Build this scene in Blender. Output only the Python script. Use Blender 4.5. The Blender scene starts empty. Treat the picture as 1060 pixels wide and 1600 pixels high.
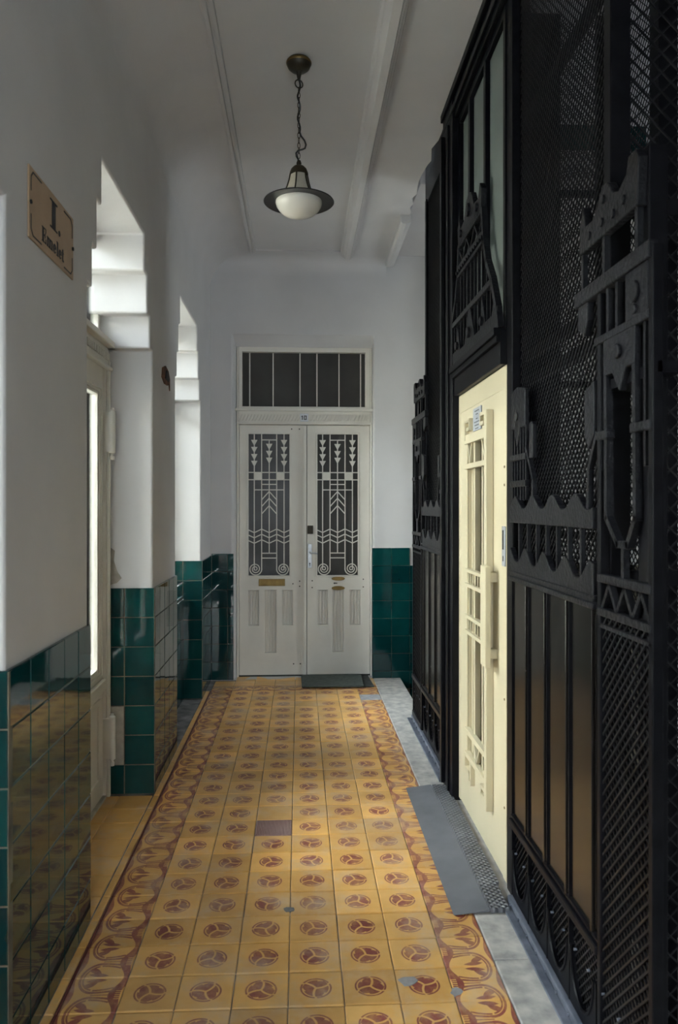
import bpy, bmesh, math, random
from mathutils import Vector, Matrix
random.seed(7)
R = math.radians
scene = bpy.context.scene
COL = scene.collection

# ------------------------------------------------------------------ camera, sky, exposure
CZ = 1.47
cam_d = bpy.data.cameras.new('camera'); cam = bpy.data.objects.new('camera', cam_d); COL.objects.link(cam)
cam.location = (0, 0, CZ); cam.rotation_euler = (R(90), 0, R(-2.96))
cam_d.lens = 27.0; cam_d.sensor_width = 36.0; cam_d.shift_y = -0.00625
cam_d.clip_start = 0.05; cam_d.clip_end = 200
cam_d.dof.use_dof = True; cam_d.dof.focus_distance = 5.2; cam_d.dof.aperture_fstop = 5.6
scene.camera = cam

w = bpy.data.worlds.new('overcast_sky'); scene.world = w; w.use_nodes = True
bg = w.node_tree.nodes['Background']; bg.inputs[0].default_value = (0.89, 0.945, 1.0, 1); bg.inputs[1].default_value = 42.0
# overcast sky, three times brighter at the zenith than at the horizon
_t = w.node_tree.nodes.new('ShaderNodeTexCoord'); _s = w.node_tree.nodes.new('ShaderNodeSeparateXYZ'); _m = w.node_tree.nodes.new('ShaderNodeMapRange')
w.node_tree.links.new(_t.outputs['Generated'], _s.inputs[0]); w.node_tree.links.new(_s.outputs[2], _m.inputs[0])
_m.inputs[3].default_value = 26.0; _m.inputs[4].default_value = 78.0
w.node_tree.links.new(_m.outputs[0], bg.inputs[1])

scene.view_settings.view_transform = 'Standard'; scene.view_settings.look = 'None'
scene.view_settings.gamma = 1.0; scene.view_settings.use_curve_mapping = False
scene.view_settings.exposure = 0.0
try:
    scene.cycles.use_denoising = True
    scene.cycles.diffuse_bounces = 7; scene.cycles.max_bounces = 16; scene.cycles.transparent_max_bounces = 24
    scene.cycles.sample_clamp_indirect = 12.0
except Exception: pass

def portal(loc, rot, sx, sy):
    l = bpy.data.lights.new('window_portal', 'AREA'); l.shape = 'RECTANGLE'; l.size = sx; l.size_y = sy
    o = bpy.data.objects.new('window_portal', l); COL.objects.link(o); o.location = loc; o.rotation_euler = rot
    l.cycles.is_portal = True
    return o
TOR = (0, R(-90), 0)      # light faces +X
for yc in (-0.55, 1.40, 3.37, 5.295):
    zc, hh = ((1.80, 2.1) if yc > 5 else (1.40, 2.8))
    portal((-1.14, yc, zc), TOR, hh, 1.2)
portal((0.02, -2.93, 1.8), (R(90), 0, 0), 1.0, 1.9)
portal((3.24, 5.55, 2.2), (0, R(90), 0), 0.85, 0.65)
portal((3.24, 5.375, 5.3), (0, R(90), 0), 1.25, 1.0)

# ------------------------------------------------------------------ shader helpers
class S:
    nt = None
    def __init__(s, v): s.v = v
    @staticmethod
    def op(o, *a, clamp=False):
        n = S.nt.nodes.new('ShaderNodeMath'); n.operation = o; n.use_clamp = clamp
        for i, x in enumerate(a):
            x = x.v if isinstance(x, S) else x
            if isinstance(x, (int, float)): n.inputs[i].default_value = x
            else: S.nt.links.new(x, n.inputs[i])
        return S(n.outputs[0])
    def __add__(a, b): return S.op('ADD', a, b)
    __radd__ = __add__
    def __sub__(a, b): return S.op('SUBTRACT', a, b)
    def __rsub__(a, b): return S.op('SUBTRACT', b, a)
    def __mul__(a, b): return S.op('MULTIPLY', a, b)
    __rmul__ = __mul__
    def __truediv__(a, b): return S.op('DIVIDE', a, b)
    def __lt__(a, b): return S.op('LESS_THAN', a, b)
    def __gt__(a, b): return S.op('GREATER_THAN', a, b)
    def __and__(a, b): return S.op('MULTIPLY', a, b)
    def __or__(a, b): return S.op('MAXIMUM', a, b)
def f1(o, a): return S.op(o, a)
def inv(a): return 1.0 - a

def new_mat(name):
    m = bpy.data.materials.new(name); m.use_nodes = True
    nt = m.node_tree; S.nt = nt
    return m, nt, nt.nodes['Principled BSDF']
def noise(nt, scale, detail=4, coord='Object', rough=0.55, vec=None):
    n = nt.nodes.new('ShaderNodeTexNoise'); n.inputs['Scale'].default_value = scale
    n.inputs['Detail'].default_value = detail; n.inputs['Roughness'].default_value = rough
    if coord == 'World':
        g = nt.nodes.new('ShaderNodeNewGeometry'); nt.links.new(g.outputs['Position'], n.inputs['Vector'])
    else:
        t = nt.nodes.new('ShaderNodeTexCoord'); nt.links.new(t.outputs[coord], n.inputs['Vector'])
    return n.outputs['Fac']
def ramp(nt, fac, stops):
    r = nt.nodes.new('ShaderNodeValToRGB'); e = r.color_ramp.elements
    while len(e) < len(stops): e.new(0.5)
    for i, (p, c) in enumerate(stops):
        e[i].position = p; e[i].color = (*c, 1) if len(c) == 3 else c
    nt.links.new(fac.v if isinstance(fac, S) else fac, r.inputs[0]); return r.outputs[0]
def mix(nt, fac, a, b, mode='MIX'):
    m = nt.nodes.new('ShaderNodeMix'); m.data_type = 'RGBA'; m.blend_type = mode
    for s, v in ((m.inputs[0], fac), (m.inputs[6], a), (m.inputs[7], b)):
        v = v.v if isinstance(v, S) else v
        if isinstance(v, (int, float)): s.default_value = v
        elif isinstance(v, tuple): s.default_value = (*v, 1) if len(v) == 3 else v
        else: nt.links.new(v, s)
    return m.outputs[2]
def bump(nt, bsdf, h, strength, dist):
    b = nt.nodes.new('ShaderNodeBump'); b.inputs['Strength'].default_value = strength; b.inputs['Distance'].default_value = dist
    nt.links.new(h.v if isinstance(h, S) else h, b.inputs['Height']); nt.links.new(b.outputs[0], bsdf.inputs['Normal'])
def mottled(name, c1, c2, scale=3, rough=0.5, metal=0.0, bscale=None, bstr=0.2, bdist=0.002, spec=0.5, coord='World', detail=5):
    m, nt, b = new_mat(name)
    nt.links.new(ramp(nt, noise(nt, scale, detail, coord), [(0.3, c1), (0.7, c2)]), b.inputs['Base Color'])
    b.inputs['Roughness'].default_value = rough; b.inputs['Metallic'].default_value = metal
    b.inputs['Specular IOR Level'].default_value = spec
    if bscale: bump(nt, b, noise(nt, bscale, 5, coord), bstr, bdist)
    return m

M = {}
M['plaster'] = mottled('white_plaster', (0.545, 0.535, 0.545), (0.595, 0.585, 0.595), 2.2, 0.75, bscale=14, bstr=0.35, bdist=0.004, spec=0.2)
M['mortar'] = mottled('grey_mortar', (0.27, 0.25, 0.22), (0.40, 0.36, 0.31), 18, 0.9, bscale=60, bstr=0.6, bdist=0.003)
M['grout'] = mottled('tile_grout', (0.05, 0.05, 0.045), (0.19, 0.17, 0.12), 9, 0.9)
M['floor_grout'] = mottled('grey_floor_joint', (0.07, 0.07, 0.075), (0.27, 0.26, 0.26), 9, 0.9)
M['stone'] = mottled('worn_limestone', (0.26, 0.25, 0.245), (0.52, 0.495, 0.455), 16, 0.55, bscale=50, bstr=0.3, bdist=0.002)
M['iron'] = mottled('black_painted_iron', (0.0025, 0.0025, 0.0036), (0.006, 0.006, 0.008), 20, 0.36, bscale=60, bstr=0.3, bdist=0.001, spec=0.09)
M['cast'] = mottled('hammered_cast_iron', (0.005, 0.005, 0.0065), (0.013, 0.013, 0.016), 25, 0.36, bscale=70, bstr=0.9, bdist=0.004, spec=0.13)
M['panel'] = mottled('black_lacquered_panel', (0.007, 0.0065, 0.006), (0.013, 0.011, 0.010), 5, 0.20, bscale=5, bstr=0.10, bdist=0.005, spec=0.42)
M['wire'] = mottled('black_wire', (0.0035, 0.0035, 0.0045), (0.009, 0.009, 0.011), 10, 0.45, spec=0.2)
M['angle'] = mottled('scuffed_blue_grey_steel', (0.05, 0.06, 0.08), (0.14, 0.15, 0.19), 14, 0.4, bscale=60, bstr=0.3)
M['cream'] = mottled('cream_gloss_paint', (0.55, 0.485, 0.335), (0.60, 0.53, 0.37), 3, 0.38, bscale=40, bstr=0.05)
M['offwhite'] = mottled('aged_white_paint', (0.66, 0.63, 0.58), (0.74, 0.71, 0.66), 4, 0.5, bscale=45, bstr=0.15, bdist=0.001)
M['whitepaint'] = mottled('white_gloss_paint', (0.62, 0.60, 0.56), (0.70, 0.68, 0.64), 4, 0.4, bscale=45, bstr=0.1)
M['brass'] = mottled('tarnished_brass', (0.16, 0.10, 0.035), (0.24, 0.16, 0.06), 20, 0.45, metal=0.8)
M['steel'] = mottled('brushed_steel', (0.42, 0.44, 0.48), (0.55, 0.57, 0.62), 30, 0.4, metal=0.6)
M['dark'] = mottled('dark_void', (0.008, 0.008, 0.008), (0.012, 0.012, 0.012), 5, 0.7)
M['rust'] = mottled('exposed_brick', (0.05, 0.025, 0.015), (0.20, 0.085, 0.045), 30, 0.9, bscale=60, bstr=0.8, bdist=0.004)
M['sheet'] = mottled('grey_rubber_sheet', (0.10, 0.105, 0.12), (0.145, 0.15, 0.168), 7, 0.55, bscale=30, bstr=0.12)
M['mat'] = mottled('dark_green_grey_mat', (0.05, 0.06, 0.055), (0.085, 0.10, 0.09), 30, 0.95, bscale=300, bstr=0.6)
M['mat2'] = mottled('charcoal_mat', (0.03, 0.032, 0.03), (0.055, 0.06, 0.055), 30, 0.95)
M['bronze'] = mottled('dark_bronze', (0.020, 0.016, 0.010), (0.050, 0.037, 0.018), 14, 0.5, metal=0.3)
M['lampblack'] = mottled('black_enamel', (0.010, 0.010, 0.013), (0.016, 0.016, 0.020), 10, 0.35)
M['tan'] = mottled('tan_enamel_sign', (0.34, 0.225, 0.14), (0.42, 0.29, 0.185), 6, 0.45)
M['ink'] = mottled('black_print', (0.012, 0.014, 0.02), (0.02, 0.022, 0.03), 8, 0.5)
M['plaque'] = mottled('grey_plaque', (0.33, 0.35, 0.39), (0.42, 0.44, 0.48), 60, 0.4)
M['plateW'] = mottled('white_enamel', (0.60, 0.63, 0.68), (0.70, 0.73, 0.78), 8, 0.35)
M['facade'] = mottled('cream_facade', (0.42, 0.385, 0.31), (0.50, 0.46, 0.38), 1, 0.9)
M['ground'] = mottled('courtyard_paving', (0.05, 0.05, 0.052), (0.08, 0.08, 0.08), 1, 0.9)

def m_tile_green():
    m, nt, b = new_mat('green_glazed_tile')
    oi = nt.nodes.new('ShaderNodeObjectInfo')
    base = ramp(nt, oi.outputs['Random'], [(0.0, (0.0015, 0.028, 0.031)), (0.5, (0.002, 0.039, 0.041)), (1.0, (0.004, 0.054, 0.053))])
    nt.links.new(mix(nt, 0.5, base, ramp(nt, noise(nt, 7, 3, 'World'), [(0.3, (0.5, 0.5, 0.5)), (0.7, (1.25, 1.25, 1.2))]), 'MULTIPLY'), b.inputs['Base Color'])
    b.inputs['Roughness'].default_value = 0.045; b.inputs['Specular IOR Level'].default_value = 0.6
    bump(nt, b, noise(nt, 9, 2, 'World'), 0.05, 0.005)
    return m
M['tile'] = m_tile_green()

YEL = [(0.25, (0.66, 0.345, 0.085)), (0.75, (0.77, 0.445, 0.14))]
RED = [(0.25, (0.20, 0.037, 0.030)), (0.75, (0.31, 0.066, 0.052))]
def tile_base(name, pattern=None):
    m, nt, b = new_mat(name)
    oi = nt.nodes.new('ShaderNodeObjectInfo')
    n1 = noise(nt, 12, 5, 'World')
    yel = ramp(nt, n1, YEL); red = ramp(nt, n1, RED)
    col = yel
    if pattern:
        t = nt.nodes.new('ShaderNodeTexCoord'); sp = nt.nodes.new('ShaderNodeSeparateXYZ')
        nt.links.new(t.outputs['Object'], sp.inputs[0])
        wear = S(ramp(nt, noise(nt, 16, 6, 'World', 0.7), [(0.45, (1, 1, 1)), (0.75, (0.45, 0.45, 0.45))]))
        col = mix(nt, pattern(S(sp.outputs[0]), S(sp.outputs[1])) * wear, yel, red)
    rnd = S(oi.outputs['Random'])
    tone = ramp(nt, rnd, [(0, (0.78, 0.77, 0.76)), (0.5, (0.97, 0.98, 1.0)), (1, (1.14, 1.17, 1.24))])
    col = mix(nt, 1.0, col, tone, 'MULTIPLY')
    # pale scuffs and dust
    sc = S.op('MULTIPLY', S(ramp(nt, noise(nt, 5.5, 8, 'World', 0.7), [(0.48, (0, 0, 0)), (0.74, (1, 1, 1))])), 0.65)
    col = mix(nt, sc, col, (0.55, 0.46, 0.37))
    d2 = S.op('MULTIPLY', S(ramp(nt, noise(nt, 1.7, 4, 'World', 0.6), [(0.42, (0, 0, 0)), (0.72, (1, 1, 1))])), 0.35)
    col = mix(nt, d2, col, (0.30, 0.22, 0.14))
    nt.links.new(col, b.inputs['Base Color'])
    b.inputs['Roughness'].default_value = 0.40
    bump(nt, b, noise(nt, 35, 4, 'World'), 0.12, 0.002)
    return m
def pat_field(x, y):
    Rr = 0.0485
    x = x / Rr; y = y / Rr
    r = f1('SQRT', x * x + y * y)
    th = S.op('ARCTAN2', y, x) - r * 0.45
    p = f1('FRACT', th / (2 * math.pi / 3) + 3.25)
    pm = S.op('MINIMUM', p, 1.0 - p)
    d = pm * (2 * math.pi / 3) * r
    lobe = (r < 0.80) & (d > 0.075) & (r > 0.10)
    slit = f1('ABSOLUTE', r - (1.05 - p * 0.62))
    slit = (slit < 0.045) & (p < 0.52) & (r > 0.50)
    lobe = lobe & inv(slit)
    ring = (r > 0.885) & (r < 1.0) & (p > 0.07)
    tail = (f1('ABSOLUTE', r - (0.80 + p * 0.14)) < 0.03) & (p < 0.30) & (p > 0.05)
    return lobe | ring | tail
def pat_border(x, y):
    T = 0.1667
    u = x / T + 0.5; v = y / T + 0.5
    q = 0.5 - f1('ABSOLUTE', v - 0.5)                    # 0 at the joint, .5 in the middle
    cw = 0.5 - 0.5 * f1('COSINE', q * 2 * math.pi)         # 0 at joint, 1 in the middle
    outer = u > (0.955 - cw * 0.075)
    band = (u < (0.085 + cw * 0.17)) & (u > (cw * 0.06 - 0.02))
    ticks = (f1('ABSOLUTE', f1('FRACT', (q - 0.36) / 0.055) - 0.5) < 0.22) & (q > 0.36) & (u < 0.13)
    band = band & inv(ticks)
    eu = (u - 0.56) / 0.31; ev = q / 0.43
    e = f1('SQRT', eu * eu + ev * ev)
    loop = (f1('ABSOLUTE', e - 1.0) < 0.075) & (u > 0.52)
    loop2 = (f1('ABSOLUTE', e - 0.82) < 0.05) & (u > 0.60)
    # stems run from the loop ends back into the wavy band
    bend = (0.56 - u) * (0.56 - u) * 0.35
    st = (f1('ABSOLUTE', q - (0.43 - bend)) < 0.026) | (f1('ABSOLUTE', q - (0.365 - bend * 1.6)) < 0.022) | (q > 0.487)
    stems = st & (u > 0.20) & (u < 0.565)
    def leaf(cu, cq, ang, a, bb):
        c, s = math.cos(ang), math.sin(ang)
        lu = ((u - cu) * c + (q - cq) * s) / a; lv = ((q - cq) * c - (u - cu) * s) / bb
        return (f1('ABSOLUTE', lv) + lu * lu) < 1.0
    lf = leaf(0.56, 0.078, 0.12, 0.19, 0.056) | leaf(0.66, 0.215, 0.62, 0.17, 0.068)
    lf = lf & (e < 0.78)
    lf = lf & (q > 0.018)
    return outer | band | loop | loop2 | stems | lf
M['field'] = tile_base('trefoil_cement_tile', pat_field)
M['border'] = tile_base('lotus_border_cement_tile', pat_border)
M['plain'] = tile_base('plain_yellow_cement_tile')
def m_ribbed():
    m, nt, b = new_mat('ribbed_red_tile')
    t = nt.nodes.new('ShaderNodeTexCoord'); sp = nt.nodes.new('ShaderNodeSeparateXYZ'); nt.links.new(t.outputs['Object'], sp.inputs[0])
    s = f1('SINE', S(sp.outputs[0]) * 900)
    c = mix(nt, s * 0.5 + 0.5, (0.15, 0.06, 0.055), (0.25, 0.13, 0.12))
    c = mix(nt, S.op('MULTIPLY', S(noise(nt, 9, 4, 'World')), 0.5), c, (0.38, 0.30, 0.28))
    nt.links.new(c, b.inputs['Base Color']); b.inputs['Roughness'].default_value = 0.6; bump(nt, b, s, 0.5, 0.002)
    return m
M['ribbed'] = m_ribbed()
M['redstrip'] = mottled('dark_red_cement_strip', (0.10, 0.025, 0.022), (0.17, 0.045, 0.038), 20, 0.45)
M['cement'] = mottled('grey_cement_patch', (0.24, 0.235, 0.24), (0.38, 0.37, 0.375), 20, 0.85, bscale=60, bstr=0.5)

def m_checker():
    m, nt, b = new_mat('worn_chequer_plate')
    t = nt.nodes.new('ShaderNodeTexCoord'); sp = nt.nodes.new('ShaderNodeSeparateXYZ'); nt.links.new(t.outputs['Object'], sp.inputs[0])
    x, y = S(sp.outputs[0]), S(sp.outputs[1])
    h = f1('ABSOLUTE', f1('SINE', (x + y) * 120)) * f1('ABSOLUTE', f1('SINE', (x - y) * 120))
    n = noise(nt, 7, 5, 'World')
    c = ramp(nt, n, [(0.38, (0.045, 0.045, 0.052)), (0.62, (0.13, 0.135, 0.155))])
    c = mix(nt, h * 0.6, c, (0.20, 0.205, 0.23))
    nt.links.new(c, b.inputs['Base Color']); b.inputs['Roughness'].default_value = 0.5; bump(nt, b, h, 1.0, 0.008)
    return m
M['checker'] = m_checker()
def m_clear():
    m, nt, b = new_mat('clear_window_glass')
    tr = nt.nodes.new('ShaderNodeBsdfTransparent'); gl = nt.nodes.new('ShaderNodeBsdfGlossy'); gl.inputs['Roughness'].default_value = 0.03
    tr.inputs[0].default_value = (0.93, 0.96, 0.95, 1)
    fr = nt.nodes.new('ShaderNodeFresnel'); fr.inputs[0].default_value = 1.45
    mx = nt.nodes.new('ShaderNodeMixShader'); nt.links.new(fr.outputs[0], mx.inputs[0])
    nt.links.new(tr.outputs[0], mx.inputs[1]); nt.links.new(gl.outputs[0], mx.inputs[2])
    nt.links.new(mx.outputs[0], nt.nodes['Material Output'].inputs[0])
    return m
M['clear'] = m_clear()
def glassy(name, c1, c2, rough, scale=3, bs=None, bstr=0.3, bd=0.004, spec=0.6):
    return mottled(name, c1, c2, scale, rough, bscale=bs, bstr=bstr, bdist=bd, spec=spec)
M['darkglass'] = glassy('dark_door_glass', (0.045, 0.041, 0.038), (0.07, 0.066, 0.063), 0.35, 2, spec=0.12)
M['reflectglass'] = glassy('reflection_tinted_door_glass', (0.07, 0.068, 0.07), (0.15, 0.15, 0.165), 0.35, 2, spec=0.15)  # left leaf's pale reflection is put into the pane's base colour
M['frost'] = glassy('frosted_grey_green_glass', (0.13, 0.16, 0.155), (0.18, 0.215, 0.205), 0.42, 2)
M['ripple'] = glassy('olive_cathedral_glass', (0.018, 0.016, 0.007), (0.075, 0.068, 0.034), 0.25, 70, bs=90, bstr=0.8, bd=0.006, spec=0.3)
def m_opal():
    m, nt, b = new_mat('opal_lamp_glass')
    b.inputs['Base Color'].default_value = (0.72, 0.69, 0.64, 1); b.inputs['Roughness'].default_value = 0.22
    b.inputs['Subsurface Weight'].default_value = 0.0
    return m
M['opal'] = m_opal()
M['pane'] = mottled('yellowed_lamp_pane', (0.38, 0.35, 0.29), (0.48, 0.44, 0.36), 10, 0.3)

# ------------------------------------------------------------------ mesh helpers
WL = {}
def tag(o, label=None, cat=None, group=None, kind=None):
    if label: o['label'] = label
    if cat: o['category'] = cat
    if group: o['group'] = group
    if kind: o['kind'] = kind
    return o
def place(o, wloc, parent):
    COL.objects.link(o)
    WL[o.name] = Vector(wloc)
    if parent is not None:
        o.parent = parent; o.location = Vector(wloc) - WL[parent.name]
    else: o.location = wloc
    return o
def empty(name, loc, label, cat, group=None, kind=None):
    o = bpy.data.objects.new(name, None); o.empty_display_size = 0.1
    place(o, loc, None); return tag(o, label, cat, group, kind)
class PlaneYZ:                       # a -> Y, b -> Z, d -> towards the corridor (-X)
    def __init__(s, x): s.x = x
    def __call__(s, a, b, d): return (s.x - d, a, b)
class PlaneXZ:                       # a -> X, b -> Z, d -> towards the viewer (-Y)
    def __init__(s, y): s.y = y
    def __call__(s, a, b, d): return (a, s.y - d, b)
class PlaneWL:                       # left wall: a -> Y, b -> Z, d -> into the corridor (+X)
    def __init__(s, x): s.x = x
    def __call__(s, a, b, d): return (s.x + d, a, b)
class PlaneXY:
    def __init__(s, z): s.z = z
    def __call__(s, a, b, d): return (a, b, s.z + d)
class MB:
    def __init__(s): s.v = []; s.f = []; s.marks = []
    def add(s, vs, fs):
        s.marks.append((len(s.v), len(s.f)))
        o = len(s.v); s.v += [tuple(p) for p in vs]; s.f += [tuple(i + o for i in f) for f in fs]; return s
    def box(s, x0, x1, y0, y1, z0, z1):
        return s.add([(x0,y0,z0),(x1,y0,z0),(x1,y1,z0),(x0,y1,z0),(x0,y0,z1),(x1,y0,z1),(x1,y1,z1),(x0,y1,z1)],
                     [(0,3,2,1),(4,5,6,7),(0,1,5,4),(1,2,6,5),(2,3,7,6),(3,0,4,7)])
    def poly(s, pl, pts, d0, d1):
        n = len(pts)
        return s.add([pl(a, b, d0) for a, b in pts] + [pl(a, b, d1) for a, b in pts],
                     [tuple(range(n)), tuple(range(2*n-1, n-1, -1))] + [(i, (i+1) % n, n+(i+1) % n, n+i) for i in range(n)])
    def rect(s, pl, a0, a1, b0, b1, d0, d1): return s.poly(pl, [(a0,b0),(a1,b0),(a1,b1),(a0,b1)], d0, d1)
    def line(s, pl, pts, w, d0, d1):
        keep = list(s.marks) + [(len(s.v), len(s.f))]
        for (a0, b0), (a1, b1) in zip(pts, pts[1:]):
            L = math.hypot(a1-a0, b1-b0)
            if L < 1e-6: continue
            ta, tb = (a1-a0)/L, (b1-b0)/L; e = w*0.35
            na, nb = -tb*w/2, ta*w/2
            a0_, b0_, a1_, b1_ = a0-ta*e, b0-tb*e, a1+ta*e, b1+tb*e
            s.poly(pl, [(a0_+na,b0_+nb),(a0_-na,b0_-nb),(a1_-na,b1_-nb),(a1_+na,b1_+nb)], d0, d1)
        s.marks = keep
        return s
    def build_each(s, name, mat, parent, **kw):
        ends = s.marks[1:] + [(len(s.v), len(s.f))]
        for (v0, f0), (v1, f1_) in zip(s.marks, ends):
            m = MB(); m.v = s.v[v0:v1]; m.f = [tuple(i-v0 for i in f) for f in s.f[f0:f1_]]
            m.build(name, mat, parent, **kw)
    def disc(s, pl, a, b, r, d0, d1, n=12, rb=None):
        rb = rb or r
        return s.poly(pl, [(a + r*math.cos(2*math.pi*i/n), b + rb*math.sin(2*math.pi*i/n)) for i in range(n)], d0, d1)
    def perforated(s, pl, a0, a1, b0, b1, holes, d0, d1):
        As = sorted({a0, a1} | {min(max(h[k], a0), a1) for h in holes for k in (0, 1)})
        Bs = sorted({b0, b1} | {min(max(h[k], b0), b1) for h in holes for k in (2, 3)})
        def full(i, j):
            if i < 0 or j < 0 or i >= len(As)-1 or j >= len(Bs)-1: return False
            ca, cb = (As[i]+As[i+1])/2, (Bs[j]+Bs[j+1])/2
            return not any(h[0] < ca < h[1] and h[2] < cb < h[3] for h in holes)
        idx = {}
        vs, fs = [], []
        def V(i, j, k):
            if (i, j, k) not in idx:
                idx[(i, j, k)] = len(vs); vs.append(pl(As[i], Bs[j], (d0, d1)[k]))
            return idx[(i, j, k)]
        for i in range(len(As)-1):
            for j in range(len(Bs)-1):
                if not full(i, j): continue
                fs.append((V(i,j,0), V(i+1,j,0), V(i+1,j+1,0), V(i,j+1,0))); fs.append((V(i,j,1), V(i,j+1,1), V(i+1,j+1,1), V(i+1,j,1)))
                if not full(i-1, j): fs.append((V(i,j,0), V(i,j+1,0), V(i,j+1,1), V(i,j,1)))
                if not full(i+1, j): fs.append((V(i+1,j,0), V(i+1,j,1), V(i+1,j+1,1), V(i+1,j+1,0)))
                if not full(i, j-1): fs.append((V(i,j,0), V(i,j,1), V(i+1,j,1), V(i+1,j,0)))
                if not full(i, j+1): fs.append((V(i,j+1,0), V(i+1,j+1,0), V(i+1,j+1,1), V(i,j+1,1)))
        return s.add(vs, fs)
    def tube(s, pts, r, n=8, closed=False):
        pts = [Vector(p) for p in pts]; k = len(pts); rings = []; up = None
        for i, p in enumerate(pts):
            if closed: t = pts[(i+1) % k] - pts[i-1]
            else: t = pts[min(i+1, k-1)] - pts[max(i-1, 0)]
            t.normalize()
            if up is None: up = t.orthogonal()
            up = (up - t*up.dot(t)); up.normalize(); sd = t.cross(up)
            rr = r[i] if isinstance(r, (list, tuple)) else r
            rings.append([p + (up*math.cos(2*math.pi*j/n) + sd*math.sin(2*math.pi*j/n))*rr for j in range(n)])
        vs = [v for ring in rings for v in ring]; fs = []
        for i in range(k if closed else k-1):
            for j in range(n):
                a, b = i*n, ((i+1) % k)*n
                fs.append((a+j, a+(j+1) % n, b+(j+1) % n, b+j))
        if not closed: fs += [tuple(range(n-1, -1, -1)), tuple((k-1)*n+j for j in range(n))]
        return s.add(vs, fs)
    def lathe(s, cx, cy, prof, n=32):
        vs, fs = [], []
        for r, z in prof: vs += [(cx + r*math.cos(2*math.pi*j/n), cy + r*math.sin(2*math.pi*j/n), z) for j in range(n)]
        for i in range(len(prof)-1):
            for j in range(n): fs.append((i*n+j, i*n+(j+1) % n, (i+1)*n+(j+1) % n, (i+1)*n+j))
        return s.add(vs, fs)
    def wires(s, pl, a0, a1, b0, b1, pitch, t, d):
        """diamond wire lattice: straight square wires in two directions, one layer behind the other"""
        W, H = a1-a0, b1-b0; st = pitch*math.sqrt(2)
        for sgn, dd in ((1, 0.0), (-1, t)):
            k = -H
            while k < W + (0 if sgn > 0 else H):
                if sgn > 0: x0, x1 = max(k, 0), min(k + H, W); y0, y1 = x0-k, x1-k
                else:
                    kk = k + H; x0, x1 = max(kk-H, 0), min(kk, W); y0, y1 = kk-x0, kk-x1
                k += st
                if x1 - x0 < 0.004: continue
                n = t/2/math.sqrt(2)*1.0; na, nb = (-n, n) if sgn > 0 else (n, n)
                p = [(a0+x0, b0+y0), (a0+x1, b0+y1)]
                vs = []
                for (a, b) in p:
                    vs += [pl(a+na, b+nb, d+dd-t/2), pl(a-na, b-nb, d+dd-t/2), pl(a-na, b-nb, d+dd+t/2), pl(a+na, b+nb, d+dd+t/2)]
                s.add(vs, [(0,1,5,4),(1,2,6,5),(2,3,7,6),(3,0,4,7)])
        return s
    def build(s, name, mat, parent=None, bevel=0, seg=2, smooth=False, origin=None, rot=None):
        vs = [Vector(v) for v in s.v]
        lo = Vector([min(v[i] for v in vs) for i in range(3)]); hi = Vector([max(v[i] for v in vs) for i in range(3)])
        c = Vector(origin) if origin is not None else Vector(((lo.x+hi.x)/2, (lo.y+hi.y)/2, (lo.z+hi.z)/2))
        if origin is None and parent is None: c.z = lo.z
        me = bpy.data.meshes.new(name); me.from_pydata([v-c for v in vs], [], s.f)
        bm = bmesh.new(); bm.from_mesh(me); bmesh.ops.recalc_face_normals(bm, faces=bm.faces); bm.to_mesh(me); bm.free()
        me.materials.append(mat if not isinstance(mat, str) else M[mat])
        if smooth:
            me.polygons.foreach_set('use_smooth', [True]*len(me.polygons)); me.set_sharp_from_angle(angle=R(40))
        o = bpy.data.objects.new(name, me); place(o, c, parent)
        if bevel:
            b = o.modifiers.new('bevel', 'BEVEL'); b.width = bevel; b.segments = seg; b.limit_method = 'ANGLE'; b.angle_limit = R(40)
        return o
def struct(o, label, cat): return tag(o, label, cat, kind='structure')

# tile pieces: chamfered slabs, mesh shared between alike pieces; local z is the outward normal
TM = {}
def tile_mesh(w_, h_, t, mat, ch=0.003):
    key = (round(w_, 4), round(h_, 4), round(t, 4), mat)
    if key in TM: return TM[key]
    a, b = w_/2, h_/2
    vs = [(-a,-b,-t),(a,-b,-t),(a,b,-t),(-a,b,-t),(-a,-b,-ch),(a,-b,-ch),(a,b,-ch),(-a,b,-ch),(-a+ch,-b+ch,0),(a-ch,-b+ch,0),(a-ch,b-ch,0),(-a+ch,b-ch,0)]
    fs = [(8,9,10,11)]
    for i in range(4):
        j = (i+1) % 4
        fs += [(i, j, 4+j, 4+i), (4+i, 4+j, 8+j, 8+i)]
    me = bpy.data.meshes.new('tile'); me.from_pydata(vs, [], fs); me.materials.append(M[mat]); TM[key] = me
    return me
def tile(name, w_, h_, t, mat, wloc, rot, parent, tilt=0.0):
    o = bpy.data.objects.new(name, tile_mesh(w_, h_, t, mat))
    place(o, wloc, parent)
    o.rotation_euler = (rot[0]+random.uniform(-tilt, tilt), rot[1]+random.uniform(-tilt, tilt), rot[2])
    return o
FACE_PX = (R(90), 0, R(90))       # normal +X, local x -> +Y
FACE_NY = (R(90), 0, 0)           # normal -Y, local x -> +X
GAP = 0.0024
def wainscot_px(x, ys, zs, parent, skip=()):
    for i in range(len(ys)-1):
        for j in range(len(zs)-1):
            if (i, j) in skip: continue
            tile('wall_tile', ys[i+1]-ys[i]-GAP, zs[j+1]-zs[j]-GAP, 0.012, 'tile', (x + random.uniform(-.0006, .0006), (ys[i]+ys[i+1])/2, (zs[j]+zs[j+1])/2), FACE_PX, parent, 0.004)
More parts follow.
